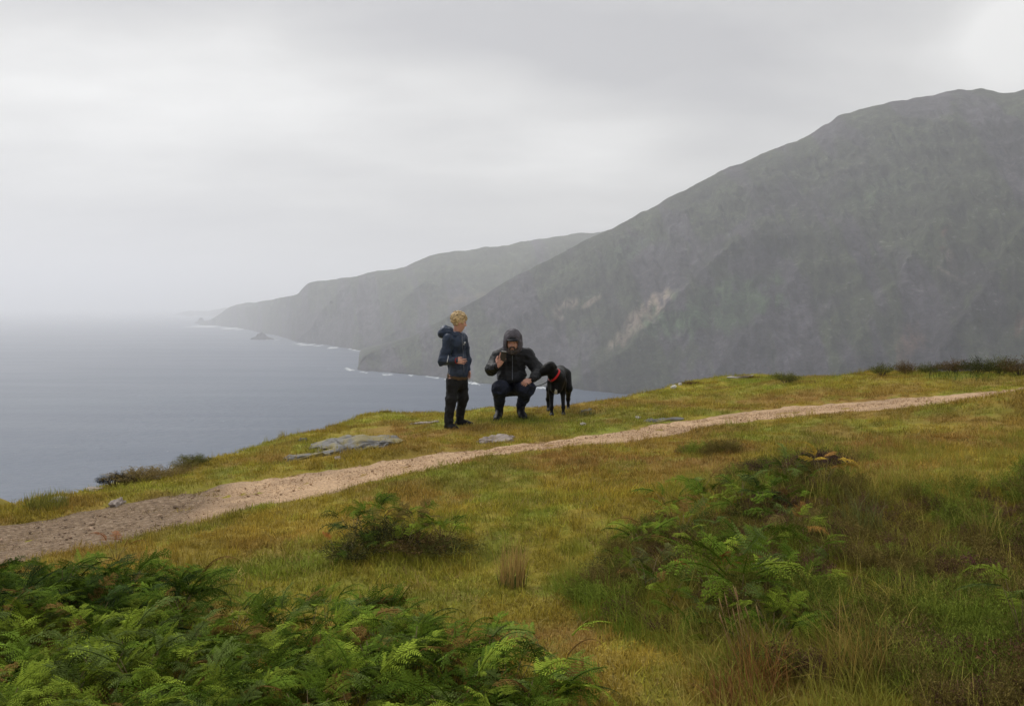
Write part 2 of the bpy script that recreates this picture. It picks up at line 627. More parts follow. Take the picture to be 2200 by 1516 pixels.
nw = N(t, 'ShaderNodeTexNoise', i_Scale=.9, i_Detail=7., i_Roughness=.7, i_Distortion=.4)
t.links.new(tc.outputs['Object'], nw.inputs['Vector'])
grav = MIX(t, RAMP(t, nw.outputs[0], [(.5, 0.), (.62, .55)]), grav, (.25, .165, .10))
grav = MIX(t, RAMP(t, n2.outputs[0], [(.62, 0.), (.70, .7)]), grav, (.17, .115, .075))
hs = N(t, 'ShaderNodeSeparateColor')
t.links.new(v1.outputs['Color'], hs.inputs[0])
grav = MIX(t, 1., grav, RAMP(t, hs.outputs[0], [(0., .72), (1., 1.22)]), 'MULTIPLY')
mudc = RAMP(t, n2.outputs[0], [(.32, (.075, .048, .030)), (.52, (.20, .135, .080)), (.75, (.36, .28, .20))])
c = MIX(t, am.outputs['Fac'], grav, mudc)
c = MIX(t, M(t, 'MULTIPLY', ar.outputs['Fac'], RAMP(t, n2.outputs[0], [(.35, 0.), (.6, 1.)])), c, (.13, .10, .05))
t.links.new(c, p.inputs['Base Color'])
p.inputs['Roughness'].default_value = .9
p.inputs['Specular IOR Level'].default_value = .2
b = N(t, 'ShaderNodeBump', i_Strength=1., i_Distance=.012)
t.links.new(M(t, 'ADD', M(t, 'MULTIPLY', v1.outputs['Distance'], .7), n2.outputs[0]), b.inputs['Height'])
t.links.new(b.outputs[0], p.inputs['Normal'])
tag(link('path', pme, m), kind='structure')

# ------------------------------------------------------------------ sea
SEA = CAMZ - 150.0
rad = np.concatenate([np.linspace(40, 3000, 40), np.geomspace(3200, 45000, 30)])
ang = np.linspace(0, 2 * math.pi, 181)[:-1]
SV = [(0, 0, SEA)] + [(r * math.cos(a), r * math.sin(a), SEA) for r in rad for a in ang]
SF = [(0, 1 + k, 1 + (k + 1) % 180) for k in range(180)]
for i in range(len(rad) - 1):
    for k in range(180):
        SF.append((1 + i * 180 + k, 1 + (i + 1) * 180 + k, 1 + (i + 1) * 180 + (k + 1) % 180, 1 + i * 180 + (k + 1) % 180))
sme = mesh_np('sea', SV, SF)
m, t, p, o = new_mat('sea_water')
tc = N(t, 'ShaderNodeTexCoord')
mp = N(t, 'ShaderNodeMapping')
mp.inputs['Rotation'].default_value = (0, 0, .35)
mp.inputs['Scale'].default_value = (.6, 1.0, 1)
t.links.new(tc.outputs['Object'], mp.inputs[0])
n1 = N(t, 'ShaderNodeTexNoise', i_Scale=.11, i_Detail=6., i_Roughness=.6)
n2 = N(t, 'ShaderNodeTexNoise', i_Scale=.004, i_Detail=5., i_Roughness=.6)
t.links.new(mp.outputs[0], n1.inputs['Vector'])
t.links.new(mp.outputs[0], n2.inputs['Vector'])
c = MIX(t, RAMP(t, n2.outputs[0], [(.35, 0.), (.65, 1.)]), (.020, .042, .085), (.032, .056, .10))
t.links.new(c, p.inputs['Base Color'])
mps = N(t, 'ShaderNodeMapping')
mps.inputs['Rotation'].default_value = (0, 0, .25)
mps.inputs['Scale'].default_value = (.0016, .009, 1)
t.links.new(tc.outputs['Object'], mps.inputs[0])
ns = N(t, 'ShaderNodeTexNoise', i_Scale=1., i_Detail=7., i_Roughness=.65, i_Distortion=.5)
t.links.new(mps.outputs[0], ns.inputs['Vector'])
p.inputs['IOR'].default_value = 1.33
p.inputs['Specular IOR Level'].default_value = .3
t.links.new(RAMP(t, ns.outputs[0], [(.35, .40), (.65, .50)]), p.inputs['Roughness'])
b = N(t, 'ShaderNodeBump', i_Strength=1., i_Distance=2.6)
t.links.new(n1.outputs[0], b.inputs['Height'])
t.links.new(b.outputs[0], p.inputs['Normal'])
tag(link('sea', sme, m), kind='structure')

# ------------------------------------------------------------------ far cliffs
def sea_dist(v):
    d = raydir(1100, v)
    return (SEA - CAMZ) / d[2] * d[1]


m, t, p, o = new_mat('cliff')
ca = N(t, 'ShaderNodeAttribute', attribute_name='gcol')
tc = N(t, 'ShaderNodeTexCoord')
n = N(t, 'ShaderNodeTexNoise', i_Scale=.035, i_Detail=9., i_Roughness=.7)
t.links.new(tc.outputs['Object'], n.inputs['Vector'])
nb = N(t, 'ShaderNodeTexNoise', i_Scale=.009, i_Detail=7., i_Roughness=.62, i_Distortion=.6)
t.links.new(tc.outputs['Object'], nb.inputs['Vector'])
c = MIX(t, 1., ca.outputs['Color'], RAMP(t, n.outputs[0], [(.32, .3), (.68, 1.7)]), 'MULTIPLY')
nf_ = N(t, 'ShaderNodeTexNoise', i_Scale=.11, i_Detail=5., i_Roughness=.65)
mpz = N(t, 'ShaderNodeMapping')
mpz.inputs['Scale'].default_value = (1., .6, 2.2)
mpz.inputs['Rotation'].default_value = (0, .35, 0)
t.links.new(tc.outputs['Object'], mpz.inputs[0])
t.links.new(mpz.outputs[0], nf_.inputs['Vector'])
crag = M(t, 'MULTIPLY', RAMP(t, nf_.outputs[0], [(.56, 0.), (.66, .8)]), RAMP(t, n.outputs[0], [(.45, 0.), (.62, 1.)]))
c = MIX(t, crag, c, (.17, .16, .155))
c = MIX(t, RAMP(t, nf_.outputs[0], [(.34, .75), (.42, 0.)]), c, (.018, .018, .02))
c = MIX(t, 1., c, RAMP(t, nb.outputs[0], [(.34, .5), (.66, 1.5)]), 'MULTIPLY')
t.links.new(c, p.inputs['Base Color'])
p.inputs['Roughness'].default_value = .95
p.inputs['Specular IOR Level'].default_value = .1
b = N(t, 'ShaderNodeBump', i_Strength=1., i_Distance=16.)
t.links.new(n.outputs[0], b.inputs['Height'])
t.links.new(b.outputs[0], p.inputs['Normal'])
MAT_CLIFF = m
G_SLOPE, G_ROCK, G_SCREE, G_RUST = np.array([.038, .046, .022]), np.array([.052, .045, .056]), np.array([.30, .235, .19]), np.array([.15, .085, .06])


def coast(name, ridge, water, nu, nt, depth_add, gully, blobs=(), spurs=(), cliff=.85, back=1500, rock_bias=0., seed=60, wl=160.):
    ru, rv = np.array([q[0] for q in ridge], float), np.array([q[1] for q in ridge], float)
    wu, wv = np.array([q[0] for q in water], float), np.array([q[1] for q in water], float)
    us = np.linspace(ru.min(), ru.max(), nu)
    vr = np.interp(us, ru, rv)
    vr = np.convolve(np.pad(vr, 1, 'edge'), np.ones(3) / 3, 'valid')
    vr = vr + 2.4 * fbm(us * .025, us * 0 + 1., seed=seed + 5, octaves=5)
    vw = np.interp(us, wu, wv) + 1.2 * fbm(us * .03, us * 0, seed=seed + 6, octaves=4)
    vr = np.minimum(vr, vw - .4)
    dw = np.array([sea_dist(v) for v in vw])
    span = np.interp(us, *zip(*depth_add))
    dr = dw + span
    B = np.array([at(u, v, d) for u, v, d in zip(us, vw, dw)])
    Rg = np.array([at(u, v, d) for u, v, d in zip(us, vr, dr)])
    ts = np.concatenate([np.linspace(-.06, 1, nt), 1 + np.linspace(.02, 1, 16)])
    V = np.zeros((nu, len(ts), 3))
    for j, tt in enumerate(ts):
        if tt <= 1:
            w = max(tt, 0)
            k = w ** cliff
            q = B + (Rg - B) * w
            q[:, 2] = B[:, 2] + (Rg[:, 2] - B[:, 2]) * k
            if tt < 0:
                q[:, 2] -= 30
        else:
            w = tt - 1
            dirn = Rg.copy()
            dirn[:, 2] = 0
            dirn /= np.linalg.norm(dirn, axis=1)[:, None]
            q = Rg + dirn * (back * w)
            q[:, 2] = Rg[:, 2] - (Rg[:, 2] - SEA + 20) * w ** 1.6
        V[:, j] = q
    # gullies run down the slope; spurs between them
    sx = np.cumsum(np.concatenate([[0], np.linalg.norm(np.diff(B[:, :2], axis=0), axis=1)]))
    SX = np.repeat(sx[:, None], len(ts), 1)
    T = np.repeat(ts[None, :], nu, 0)
    ZZ = V[:, :, 2]
    env = np.clip(T, 0, 1) ** .5 * np.clip((1 - T) * 5, 0, 1)
    skew = SX + (ZZ - SEA) * .35
    g1 = 1 - 2 * np.abs(fbm(skew / (wl * 2.2), ZZ / 900., seed=seed, octaves=3))
    g2 = 1 - 2 * np.abs(fbm(skew / (wl * .55), ZZ / 300., seed=seed + 1, octaves=4))
    g3 = fbm(skew / (wl * .16), ZZ / 60., seed=seed + 2, octaves=4) + .6 * (1 - 2 * np.abs(fbm(skew / (wl * .10), ZZ / 45., seed=seed + 14, octaves=3)))
    disp = (g1 * 1.0 + g2 * .42 + g3 * .22) * gully * env
    away = V[:, :, :2] / np.linalg.norm(V[:, :, :2], axis=2)[:, :, None]
    V[:, :, :2] -= away * disp[:, :, None]
    led = np.abs(((ZZ - SEA) / 46. + .8 * fbm(SX / 500., ZZ / 200., seed=seed + 21, octaves=3)) % 1.0 - .5) * 2
    V[:, :, :2] += away * (sstep(.25, .75, led) * 9. * env * (.5 + .5 * np.tanh(2 * g2)))[:, :, None]
    if spurs:
        qu, qv = project(V[:, :, 0], V[:, :, 1], V[:, :, 2])
        for line, amp, wide in spurs:
            lv = np.array([q[1] for q in line], float)
            lu = np.interp(qv, lv, [q[0] for q in line])
            dd_ = (qu - lu) + 14 * fbm(qv * .02, qu * .006, seed=seed + 31, octaves=4)
            fade = sstep(lv[0] - 40, lv[0] + 60, qv) * sstep(lv[-1] + 60, lv[-1] - 40, qv)
            prof = np.where(dd_ > 0, np.exp(-np.maximum(dd_, 0) / wide), np.exp(np.minimum(dd_, 0) / (wide * .12)))
            V[:, :, :2] -= away * (amp * prof * fade * env)[:, :, None]
    V[:, :, 2] += g3 * gully * .10 * env
    Vf = V.reshape(-1, 3)
    pu, pv = project(Vf[:, 0], Vf[:, 1], Vf[:, 2])
    rock = (fbm(skew / (wl * .45), ZZ / 220., seed=seed + 8, octaves=5)).ravel() * 1.1 + rock_bias + (.35 - T.ravel()) * .8 - g2.ravel() * .35
    col = G_SLOPE + (G_ROCK - G_SLOPE) * sstep(-.25, .35, rock)[:, None]
    fine = fbm(SX / (wl * .10), ZZ / 25., seed=seed + 11, octaves=3).ravel()
    for (bu, bv, rru, rrv, ang_, k, w) in blobs:
        ca_, sa_ = math.cos(R(ang_)), math.sin(R(ang_))
        du, dv = pu - bu, pv - bv
        a_, b__ = (du * ca_ + dv * sa_) / rru, (-du * sa_ + dv * ca_) / rrv
        q = np.exp(-(a_ * a_ + b__ * b__)) * w * (1 + .6 * fine)
        col = col + (k - col) * sstep(.25, .75, q)[:, None] * min(1, w)
    me = mesh_np(name, Vf, grid_faces(nu, len(ts)))
    set_color(me, 'gcol', col)
    return tag(link(name, me, MAT_CLIFF), kind='structure'), us, B


RIDGE1 = [(768, 796), (774, 775), (782, 764), (820, 752), (860, 735), (900, 716), (950, 688), (1000, 655), (1060, 622), (1110, 592), (1150, 573),
          (1200, 548), (1250, 522), (1320, 488), (1368, 464), (1380, 455), (1480, 402), (1535, 376), (1545, 369), (1650, 325), (1740, 289), (1785, 262), (1800, 247),
          (1880, 226), (1960, 212), (2010, 203), (2060, 192), (2110, 190), (2150, 199), (2180, 197), (2210, 190), (2350, 170), (2600, 200), (3000, 260), (3400, 380)]
WATER1 = [(768, 796), (880, 803), (1000, 818), (1060, 826), (1200, 830), (1260, 838), (1500, 858), (1800, 885), (2200, 925), (2700, 960), (3400, 1000)]
BL1 = [(1395, 668, 62, 27, -38, G_SCREE, 1.0), (1335, 722, 50, 20, -50, G_SCREE, .75), (1215, 655, 30, 15, -20, G_SCREE, .9), (1275, 645, 40, 7, -35, G_SCREE, .8),
       (1200, 680, 18, 10, 30, G_SCREE, .7), (1600, 485, 150, 12, -30, G_ROCK * 1.8, .8), (1500, 560, 120, 10, -20, G_ROCK * 1.8, .7), (1290, 820, 10, 50, -10, G_SCREE, .55),
       (2030, 500, 14, 40, 10, G_RUST, .9), (2045, 560, 12, 28, -20, G_SCREE, .8), (2060, 600, 60, 5, 30, G_SCREE, .7), (1950, 740, 40, 60, 20, G_RUST * 1.3, .6),
       (1700, 690, 120, 40, -30, G_ROCK * 1.7, .7), (1540, 660, 170, 60, -15, np.array([.058, .092, .042]), 1.), (1330, 545, 90, 30, -30, np.array([.055, .08, .04]), .7), (1880, 420, 120, 40, -20, np.array([.055, .075, .04]), .7), (1450, 770, 120, 40, -10, G_SLOPE * 1.1, .8),
       (2100, 640, 90, 110, 0, G_ROCK * .55, .9), (1700, 450, 300, 60, -30, G_ROCK * .8, .6), (2090, 715, 30, 30, 0, G_SLOPE * 1.6, .8), (1000, 740, 160, 40, -20, G_SLOPE * 1.2, .8),
       (2190, 690, 12, 40, 10, G_RUST, .7), (1240, 740, 60, 50, -40, G_ROCK * 1.6, .7)]
coast('mountain', RIDGE1, WATER1, 760, 250, [(768, 60), (850, 220), (1000, 380), (1300, 600), (1800, 800), (2200, 900), (3400, 1000)], 70., BL1,
      [([(1640, 470), (1560, 540), (1450, 640), (1340, 740), (1210, 840)], 120., 150.), ([(2060, 380), (1990, 520), (1900, 640), (1800, 800)], 90., 130.),
       ([(1790, 500), (1660, 640), (1540, 800)], 60., 120.), ([(2260, 420), (2120, 600), (2010, 760)], 110., 110.), ([(1250, 560), (1150, 640), (1020, 740), (960, 800)], 50., 120.)])
RIDGE2 = [(428, 697), (450, 690), (465, 678), (485, 662), (495, 657), (540, 649), (600, 641), (640, 634), (652, 618), (662, 610), (690, 606), (750, 594), (800, 587), (815, 582),
          (870, 574), (895, 562), (922, 550), (960, 543), (1050, 530), (1150, 515), (1240, 503), (1305, 496), (1400, 492), (1600, 470), (1900, 450)]
WATER2 = [(428, 698), (470, 700), (520, 706), (580, 718), (640, 734), (700, 741), (785, 753), (900, 770), (1200, 790), (1900, 810)]
coast('headland', RIDGE2, WATER2, 420, 110, [(428, 150), (520, 500), (660, 420), (900, 900), (1300, 1600), (1900, 1800)], 60.,
      [(1000, 580, 200, 30, -8, G_SLOPE * 1.6, .8), (1000, 640, 120, 12, -12, np.array([.12, .09, .05]), .6), (680, 690, 120, 40, 10, G_ROCK, .7)],
      [([(760, 600), (700, 660), (650, 735)], 200., 60.), ([(960, 560), (880, 640), (800, 750)], 220., 90.), ([(1180, 520), (1080, 620), (1000, 700)], 200., 100.)],
      seed=90, wl=220., back=3000)
coast('headland', [(372, 676), (385, 672), (400, 669), (440, 668), (480, 664), (560, 660), (700, 650)], [(372, 677), (480, 681), (700, 684)], 80, 24,
      [(372, 200), (700, 900)], 30., seed=120, wl=400., rock_bias=.3)
coast('headland', [(40, 661), (60, 658), (90, 656), (140, 655), (190, 657), (215, 661)], [(40, 662), (215, 663)], 60, 14,
      [(40, 500), (215, 500)], 30., seed=140, wl=900., rock_bias=.3)


def sea_stack(label, u, v, wpx, hpx, seed):
    d = sea_dist(v)
    base = at(u, v, d)
    w, hh = wpx / F * d, hpx / F * d
    r_ = np.random.default_rng(seed)
    nu, nv = 40, 16
    V = []
    for i in range(nu):
        a = 2 * math.pi * i / nu
        for j in range(nv):
            s = j / (nv - 1)
            rr = (1 - s ** 1.4) * .5
            V.append((w * rr * math.cos(a), w * .6 * rr * math.sin(a), hh * s - 4))
    V = np.array(V)
    k = 1 + .28 * fbm(V[:, 0] / w * 5, V[:, 1] / w * 5, V[:, 2] / w * 5, seed=seed, octaves=4)
    V[:, 0] *= k
    V[:, 1] *= k
    V[:, 2] = V[:, 2] * (1 + .3 * fbm(V[:, 0] / w * 7, V[:, 1] / w * 7, seed=seed + 3))
    f = []
    for i in range(nu):
        for j in range(nv - 1):
            i2 = (i + 1) % nu
            f.append((i * nv + j, i2 * nv + j, i2 * nv + j + 1, i * nv + j + 1))
    me = mesh_np('sea_stack', V, f)
    set_color(me, 'gcol', np.tile(G_ROCK * .9, (len(V), 1)))
    o = link('sea_stack', me, MAT_CLIFF, loc=base)
    tag(o, label, 'sea stack')


sea_stack('low broad rock islet in the hazy sea off the second headland', 562, 729, 46, 17, 5)
sea_stack('small pointed rock stack at the far tip of the headland', 431, 695, 26, 13, 8)

# surf along the foot of the cliffs
mb = MB()
r_ = np.random.default_rng(3)
for pts, y0 in (([(745, 792), (775, 797), (830, 803), (885, 805), (940, 811), (1010, 821), (1060, 828), (1130, 831), (1200, 833)], 0),
                ([(560, 722), (640, 738), (700, 744), (760, 750), (795, 755)], 1), ([(420, 699), (470, 701), (520, 707)], 2)):
    us = np.arange(pts[0][0], pts[-1][0], 3.0)
    vs = np.interp(us, *zip(*pts))
    for u, v in zip(us, vs):
        k = vnoise(u * .06, 3.3 + y0, seed=77)
        if k + .5 * r_.random() < .15:
            continue
        v = v + r_.normal(0, .8) + 1.0
        d = sea_dist(v)
        q = at(u, v, d)
        w = 2.6 / F * d * r_.uniform(.4, 1.6)
        l = (1.2 + 1.6 * max(k, 0)) / 150. * d * d / F * r_.uniform(.5, 1.2)
        n_ = 9
        ring = [(q[0] + w * math.cos(2 * math.pi * i / n_) * r_.uniform(.7, 1.1), q[1] + l * math.sin(2 * math.pi * i / n_) * r_.uniform(.6, 1.2), SEA + .25) for i in range(n_)]
        mb.add(ring + [(q[0], q[1], SEA + .25 + w * .35)], [(i, (i + 1) % n_, n_) for i in range(n_)])
for u, v in ((120, 961), (360, 970), (480, 905), (620, 870), (705, 792), (300, 850), (560, 940)):
    d = sea_dist(v)
    q = at(u, v, d)
    w = 1.3 / F * d
    ring = [(q[0] + w * math.cos(i) * r_.uniform(.6, 1.3), q[1] + 2 * w * math.sin(i) * r_.uniform(.6, 1.3), SEA + .2) for i in range(6)]
    mb.add(ring + [(q[0], q[1], SEA + .2 + w * .4)], [(i, (i + 1) % 6, 6) for i in range(6)])
tag(link('surf', mb.mesh('surf', simple_mat('sea_foam', (.55, .58, .6), .9, .1, .2))), kind='stuff')

# ------------------------------------------------------------------ haze over the whole bay
hz = 46500.0
top = CAMZ + 640.0
bot = SEA - 1.5
hv = [(x, y, z) for z in (bot, top) for x, y in ((-hz, -hz), (hz, -hz), (hz, hz), (-hz, hz))]
hme = mesh_np('haze', hv, [(3, 2, 1, 0), (4, 5, 6, 7), (0, 1, 5, 4), (1, 2, 6, 5), (2, 3, 7, 6), (3, 0, 4, 7)], smooth=False)
m = bpy.data.materials.new('haze')
m.use_nodes = True
t = m.node_tree
t.nodes.clear()
o = N(t, 'ShaderNodeOutputMaterial')
pvn = N(t, 'ShaderNodeVolumePrincipled')
pvn.inputs['Color'].default_value = (.935, .95, .99, 1)
pvn.inputs['Density'].default_value = 1.95e-4
pvn.inputs['Anisotropy'].default_value = .35
t.links.new(pvn.outputs[0], o.inputs['Volume'])
tag(link('haze', hme, m), kind='stuff')

# ------------------------------------------------------------------ implicit-surface modeller for bodies and clothes
class SDF:
    def __init__(self):
        self.p = []

    def cap(self, a, b, ra, rb=None, k=.02, flat=None):
        self.p.append(('cap', np.array(a, float), np.array(b, float), ra, ra if rb is None else rb, k, flat))
        return self

    def chain(self, pts, rads, k=.02):
        for i in range(len(pts) - 1):
            self.cap(pts[i], pts[i + 1], rads[i], rads[i + 1], k)
        return self

    def ell(self, c, r, rot=None, k=.02, sub=False):
        self.p.append(('sub' if sub else 'ell', np.array(c, float), np.array(r, float), np.eye(3) if rot is None else np.array(rot), 0, k, None))
        return self

    def cut(self, point, normal):
        n_ = np.array(normal, float)
        self.p.append(('cut', np.array(point, float), n_ / np.linalg.norm(n_), 0, 0, 0, None))
        return self

    def _box(self, q):
        if q[0] == 'cap':
            r = max(q[3], q[4])
            return np.minimum(q[1], q[2]) - r, np.maximum(q[1], q[2]) + r
        r = q[2].max()
        return q[1] - r, q[1] + r

    def mesh(self, name, vox=.006, smooth_it=1):
        solid = [q for q in self.p if q[0] in ('cap', 'ell')]
        lo = np.min([self._box(q)[0] for q in solid], 0) - 3 * vox
        hi = np.max([self._box(q)[1] for q in solid], 0) + 3 * vox
        n_ = np.ceil((hi - lo) / vox).astype(int) + 1
        D = np.full(n_, 1.0, np.float32)
        ax = [lo[i] + vox * np.arange(n_[i]) for i in range(3)]
        for q in self.p:
            if q[0] == 'cut':
                d = ((ax[0] - q[1][0]) * q[2][0])[:, None, None] + ((ax[1] - q[1][1]) * q[2][1])[None, :, None] + ((ax[2] - q[1][2]) * q[2][2])[None, None, :]
                np.maximum(D, d.astype(np.float32), out=D)
                continue
            b0, b1 = self._box(q)
            k = q[5]
            i0 = np.clip(np.floor((b0 - k - 3 * vox - lo) / vox).astype(int), 0, n_)
            i1 = np.clip(np.ceil((b1 + k + 3 * vox - lo) / vox).astype(int) + 1, 0, n_)
            sl = tuple(slice(i0[i], i1[i]) for i in range(3))
            P = [ax[i][sl[i]] for i in range(3)]
            GX, GY, GZ = np.meshgrid(*P, indexing='ij')
            if q[0] == 'cap':
                a, b = q[1], q[2]
                ba = b - a
                L2 = max(ba @ ba, 1e-9)
                tt = np.clip(((GX - a[0]) * ba[0] + (GY - a[1]) * ba[1] + (GZ - a[2]) * ba[2]) / L2, 0, 1)
                d = np.sqrt((GX - a[0] - ba[0] * tt) ** 2 + (GY - a[1] - ba[1] * tt) ** 2 + (GZ - a[2] - ba[2] * tt) ** 2) - (q[3] + (q[4] - q[3]) * tt)
            else:
                Rm = q[3]
                lx, ly, lz = GX - q[1][0], GY - q[1][1], GZ - q[1][2]
                X_ = Rm[0, 0] * lx + Rm[1, 0] * ly + Rm[2, 0] * lz
                Y_ = Rm[0, 1] * lx + Rm[1, 1] * ly + Rm[2, 1] * lz
                Z_ = Rm[0, 2] * lx + Rm[1, 2] * ly + Rm[2, 2] * lz
                r = q[2]
                k0 = np.sqrt((X_ / r[0]) ** 2 + (Y_ / r[1]) ** 2 + (Z_ / r[2]) ** 2)
                k1 = np.sqrt((X_ / r[0] ** 2) ** 2 + (Y_ / r[1] ** 2) ** 2 + (Z_ / r[2] ** 2) ** 2)
                d = k0 * (k0 - 1) / np.maximum(k1, 1e-6)
            d = d.astype(np.float32)
            old = D[sl]
            if q[0] == 'sub':
                hh = np.clip(.5 - .5 * (old + d) / k, 0, 1)
                D[sl] = old + (-d - old) * hh + k * hh * (1 - hh)
            else:
                hh = np.clip(.5 + .5 * (old - d) / k, 0, 1)
                D[sl] = old + (d - old) * hh - k * hh * (1 - hh)
        V, Q = surface_nets(D, lo, vox)
        for _ in range(smooth_it):
            V = relax(V, Q)
        return V, Q


def surface_nets(D, lo, vox):
    ins = D < 0
    s = [slice(None, -1), slice(1, None)]
    cnt = np.zeros(tuple(np.array(D.shape) - 1), np.int8)
    for a in (0, 1):
        for b in (0, 1):
            for c in (0, 1):
                cnt += ins[s[a], s[b], s[c]]
    act = np.argwhere((cnt > 0) & (cnt < 8))
    idx = np.full(cnt.shape, -1, np.int64)
    idx[tuple(act.T)] = np.arange(len(act))
    acc = np.zeros((len(act), 3))
    num = np.zeros(len(act))
    corners = [(a, b, c) for a in (0, 1) for b in (0, 1) for c in (0, 1)]
    val = {co: D[act[:, 0] + co[0], act[:, 1] + co[1], act[:, 2] + co[2]].astype(float) for co in corners}
    for co in corners:
        for axx in range(3):
            if co[axx]:
                continue
            c2 = list(co)
            c2[axx] = 1
            c2 = tuple(c2)
            d0, d1 = val[co], val[c2]
            m_ = (d0 < 0) != (d1 < 0)
            tt = np.where(m_, d0 / np.where(m_, d0 - d1, 1), 0)
            pnt = np.array(co, float)[None, :] + tt[:, None] * (np.array(c2) - np.array(co))[None, :]
            acc += pnt * m_[:, None]
            num += m_
    V = lo + vox * (act + acc / np.maximum(num, 1)[:, None])
    quads = []
    for axx in range(3):
        sh = [slice(1, -1)] * 3
        sh[axx] = slice(None, -1)
        sh2 = list(sh)
        sh2[axx] = slice(1, None)
        A, B_ = ins[tuple(sh)], ins[tuple(sh2)]
        e = np.argwhere(A != B_)
        if not len(e):
            continue
        fl = A[tuple(e.T)]
        off = np.ones(3, int)
        off[axx] = 0
        e = e + off
        o1, o2 = [i for i in range(3) if i != axx]
        d1 = np.zeros(3, int)
        d1[o1] = 1
        d2 = np.zeros(3, int)
        d2[o2] = 1
        g = lambda w: idx[w[:, 0], w[:, 1], w[:, 2]]
        q = np.stack([g(e - d1 - d2), g(e - d2), g(e), g(e - d1)], 1)
        if axx == 1:
            fl = ~fl
        q = np.where(fl[:, None], q, q[:, ::-1])
        quads.append(q)
    Q = np.concatenate(quads)
    Q = Q[(Q >= 0).all(1)]
    return V, Q


def relax(V, Q, w=.5):
    S = np.zeros_like(V)
    C = np.zeros(len(V))
    for i in range(4):
        for j in (1, 3):
            np.add.at(S, Q[:, i], V[Q[:, (i + j) % 4]])
            np.add.at(C, Q[:, i], 1)
    return V + w * (S / np.maximum(C, 1)[:, None] - V)


def normals(V, Q):
    n_ = np.cross(V[Q[:, 2]] - V[Q[:, 0]], V[Q[:, 3]] - V[Q[:, 1]])
    out = np.zeros_like(V)
    for i in range(4):
        np.add.at(out, Q[:, i], n_)
    return out / np.maximum(np.linalg.norm(out, axis=1), 1e-9)[:, None]


def wrinkle(V, Q, amp, scale, seed=0, stretch=(1, 1, 1)):
    nn = normals(V, Q)
    a = fbm(V[:, 0] * scale * stretch[0], V[:, 1] * scale * stretch[1], V[:, 2] * scale * stretch[2], seed=seed, octaves=3)
    a = 1 - 2.0 * np.abs(a)
    return V + nn * (amp * (a - .3))[:, None]


def rot_from(x, z):
    x = np.array(x, float)
    x /= np.linalg.norm(x)
    z = np.array(z, float)
    z = z - x * (z @ x)
    z /= np.linalg.norm(z)
    return np.stack([x, np.cross(z, x), z], 1)


def hand(s, W, D_, Nd, S, L=.17, curls=(.4, .5, .55, .6), thumb=(.35, .2), spread=.12):
    """W wrist, D_ towards the fingers, Nd out of the back of the hand, S towards the thumb side; L hand length"""
    W, D_, Nd, S = (np.array(q, float) for q in (W, D_, Nd, S))
    D_ /= np.linalg.norm(D_)
    Nd = Nd - D_ * (Nd @ D_)
    Nd /= np.linalg.norm(Nd)
    S = S - D_ * (S @ D_) - Nd * (S @ Nd)
    S /= np.linalg.norm(S)
    k = L / .185
    palm = W + D_ * .052 * k
    s.cap(W - D_ * .03 * k, W + D_ * .02 * k, .024 * k, .026 * k, .012)
    s.ell(palm, np.array([.056, .041, .017]) * k, np.stack([D_, S, Nd], 1), .012)
    lens = [(.040, .026, .020), (.045, .029, .021), (.042, .027, .020), (.032, .021, .018)]
    for i in range(4):
        off = (1.5 - i) * .0205 * k
        base = W + D_ * (.092 - .004 * abs(i - 1.2)) * k + S * off
        dirn = D_ + S * spread * (1.5 - i) * .6
        dirn /= np.linalg.norm(dirn)
        p0 = base - D_ * .02 * k
        s.cap(p0, base, .0098 * k, .0098 * k, .006)
        ang = curls[i] * .55
        q = base
        for j, l in enumerate(lens[i]):
            d2 = dirn * math.cos(ang) - Nd * math.sin(ang)
            q2 = q + d2 * l * k
            r0 = (.0095 - .0009 * j) * k
            s.cap(q, q2, r0, r0 - .0009 * k, .003)
            q = q2
            ang += curls[i]
    tb = W + D_ * .028 * k + S * .026 * k
    t1 = tb + (D_ * .7 + S * .75 - Nd * thumb[0]) * .034 * k
    t2 = t1 + (D_ * .9 + S * .25 - Nd * thumb[1]) * .030 * k
    t3 = t2 + (D_ * 1. - S * .05 - Nd * thumb[1]) * .022 * k
    s.chain([tb, t1, t2, t3], [.0145 * k, .0125 * k, .0108 * k, .009 * k], .006)


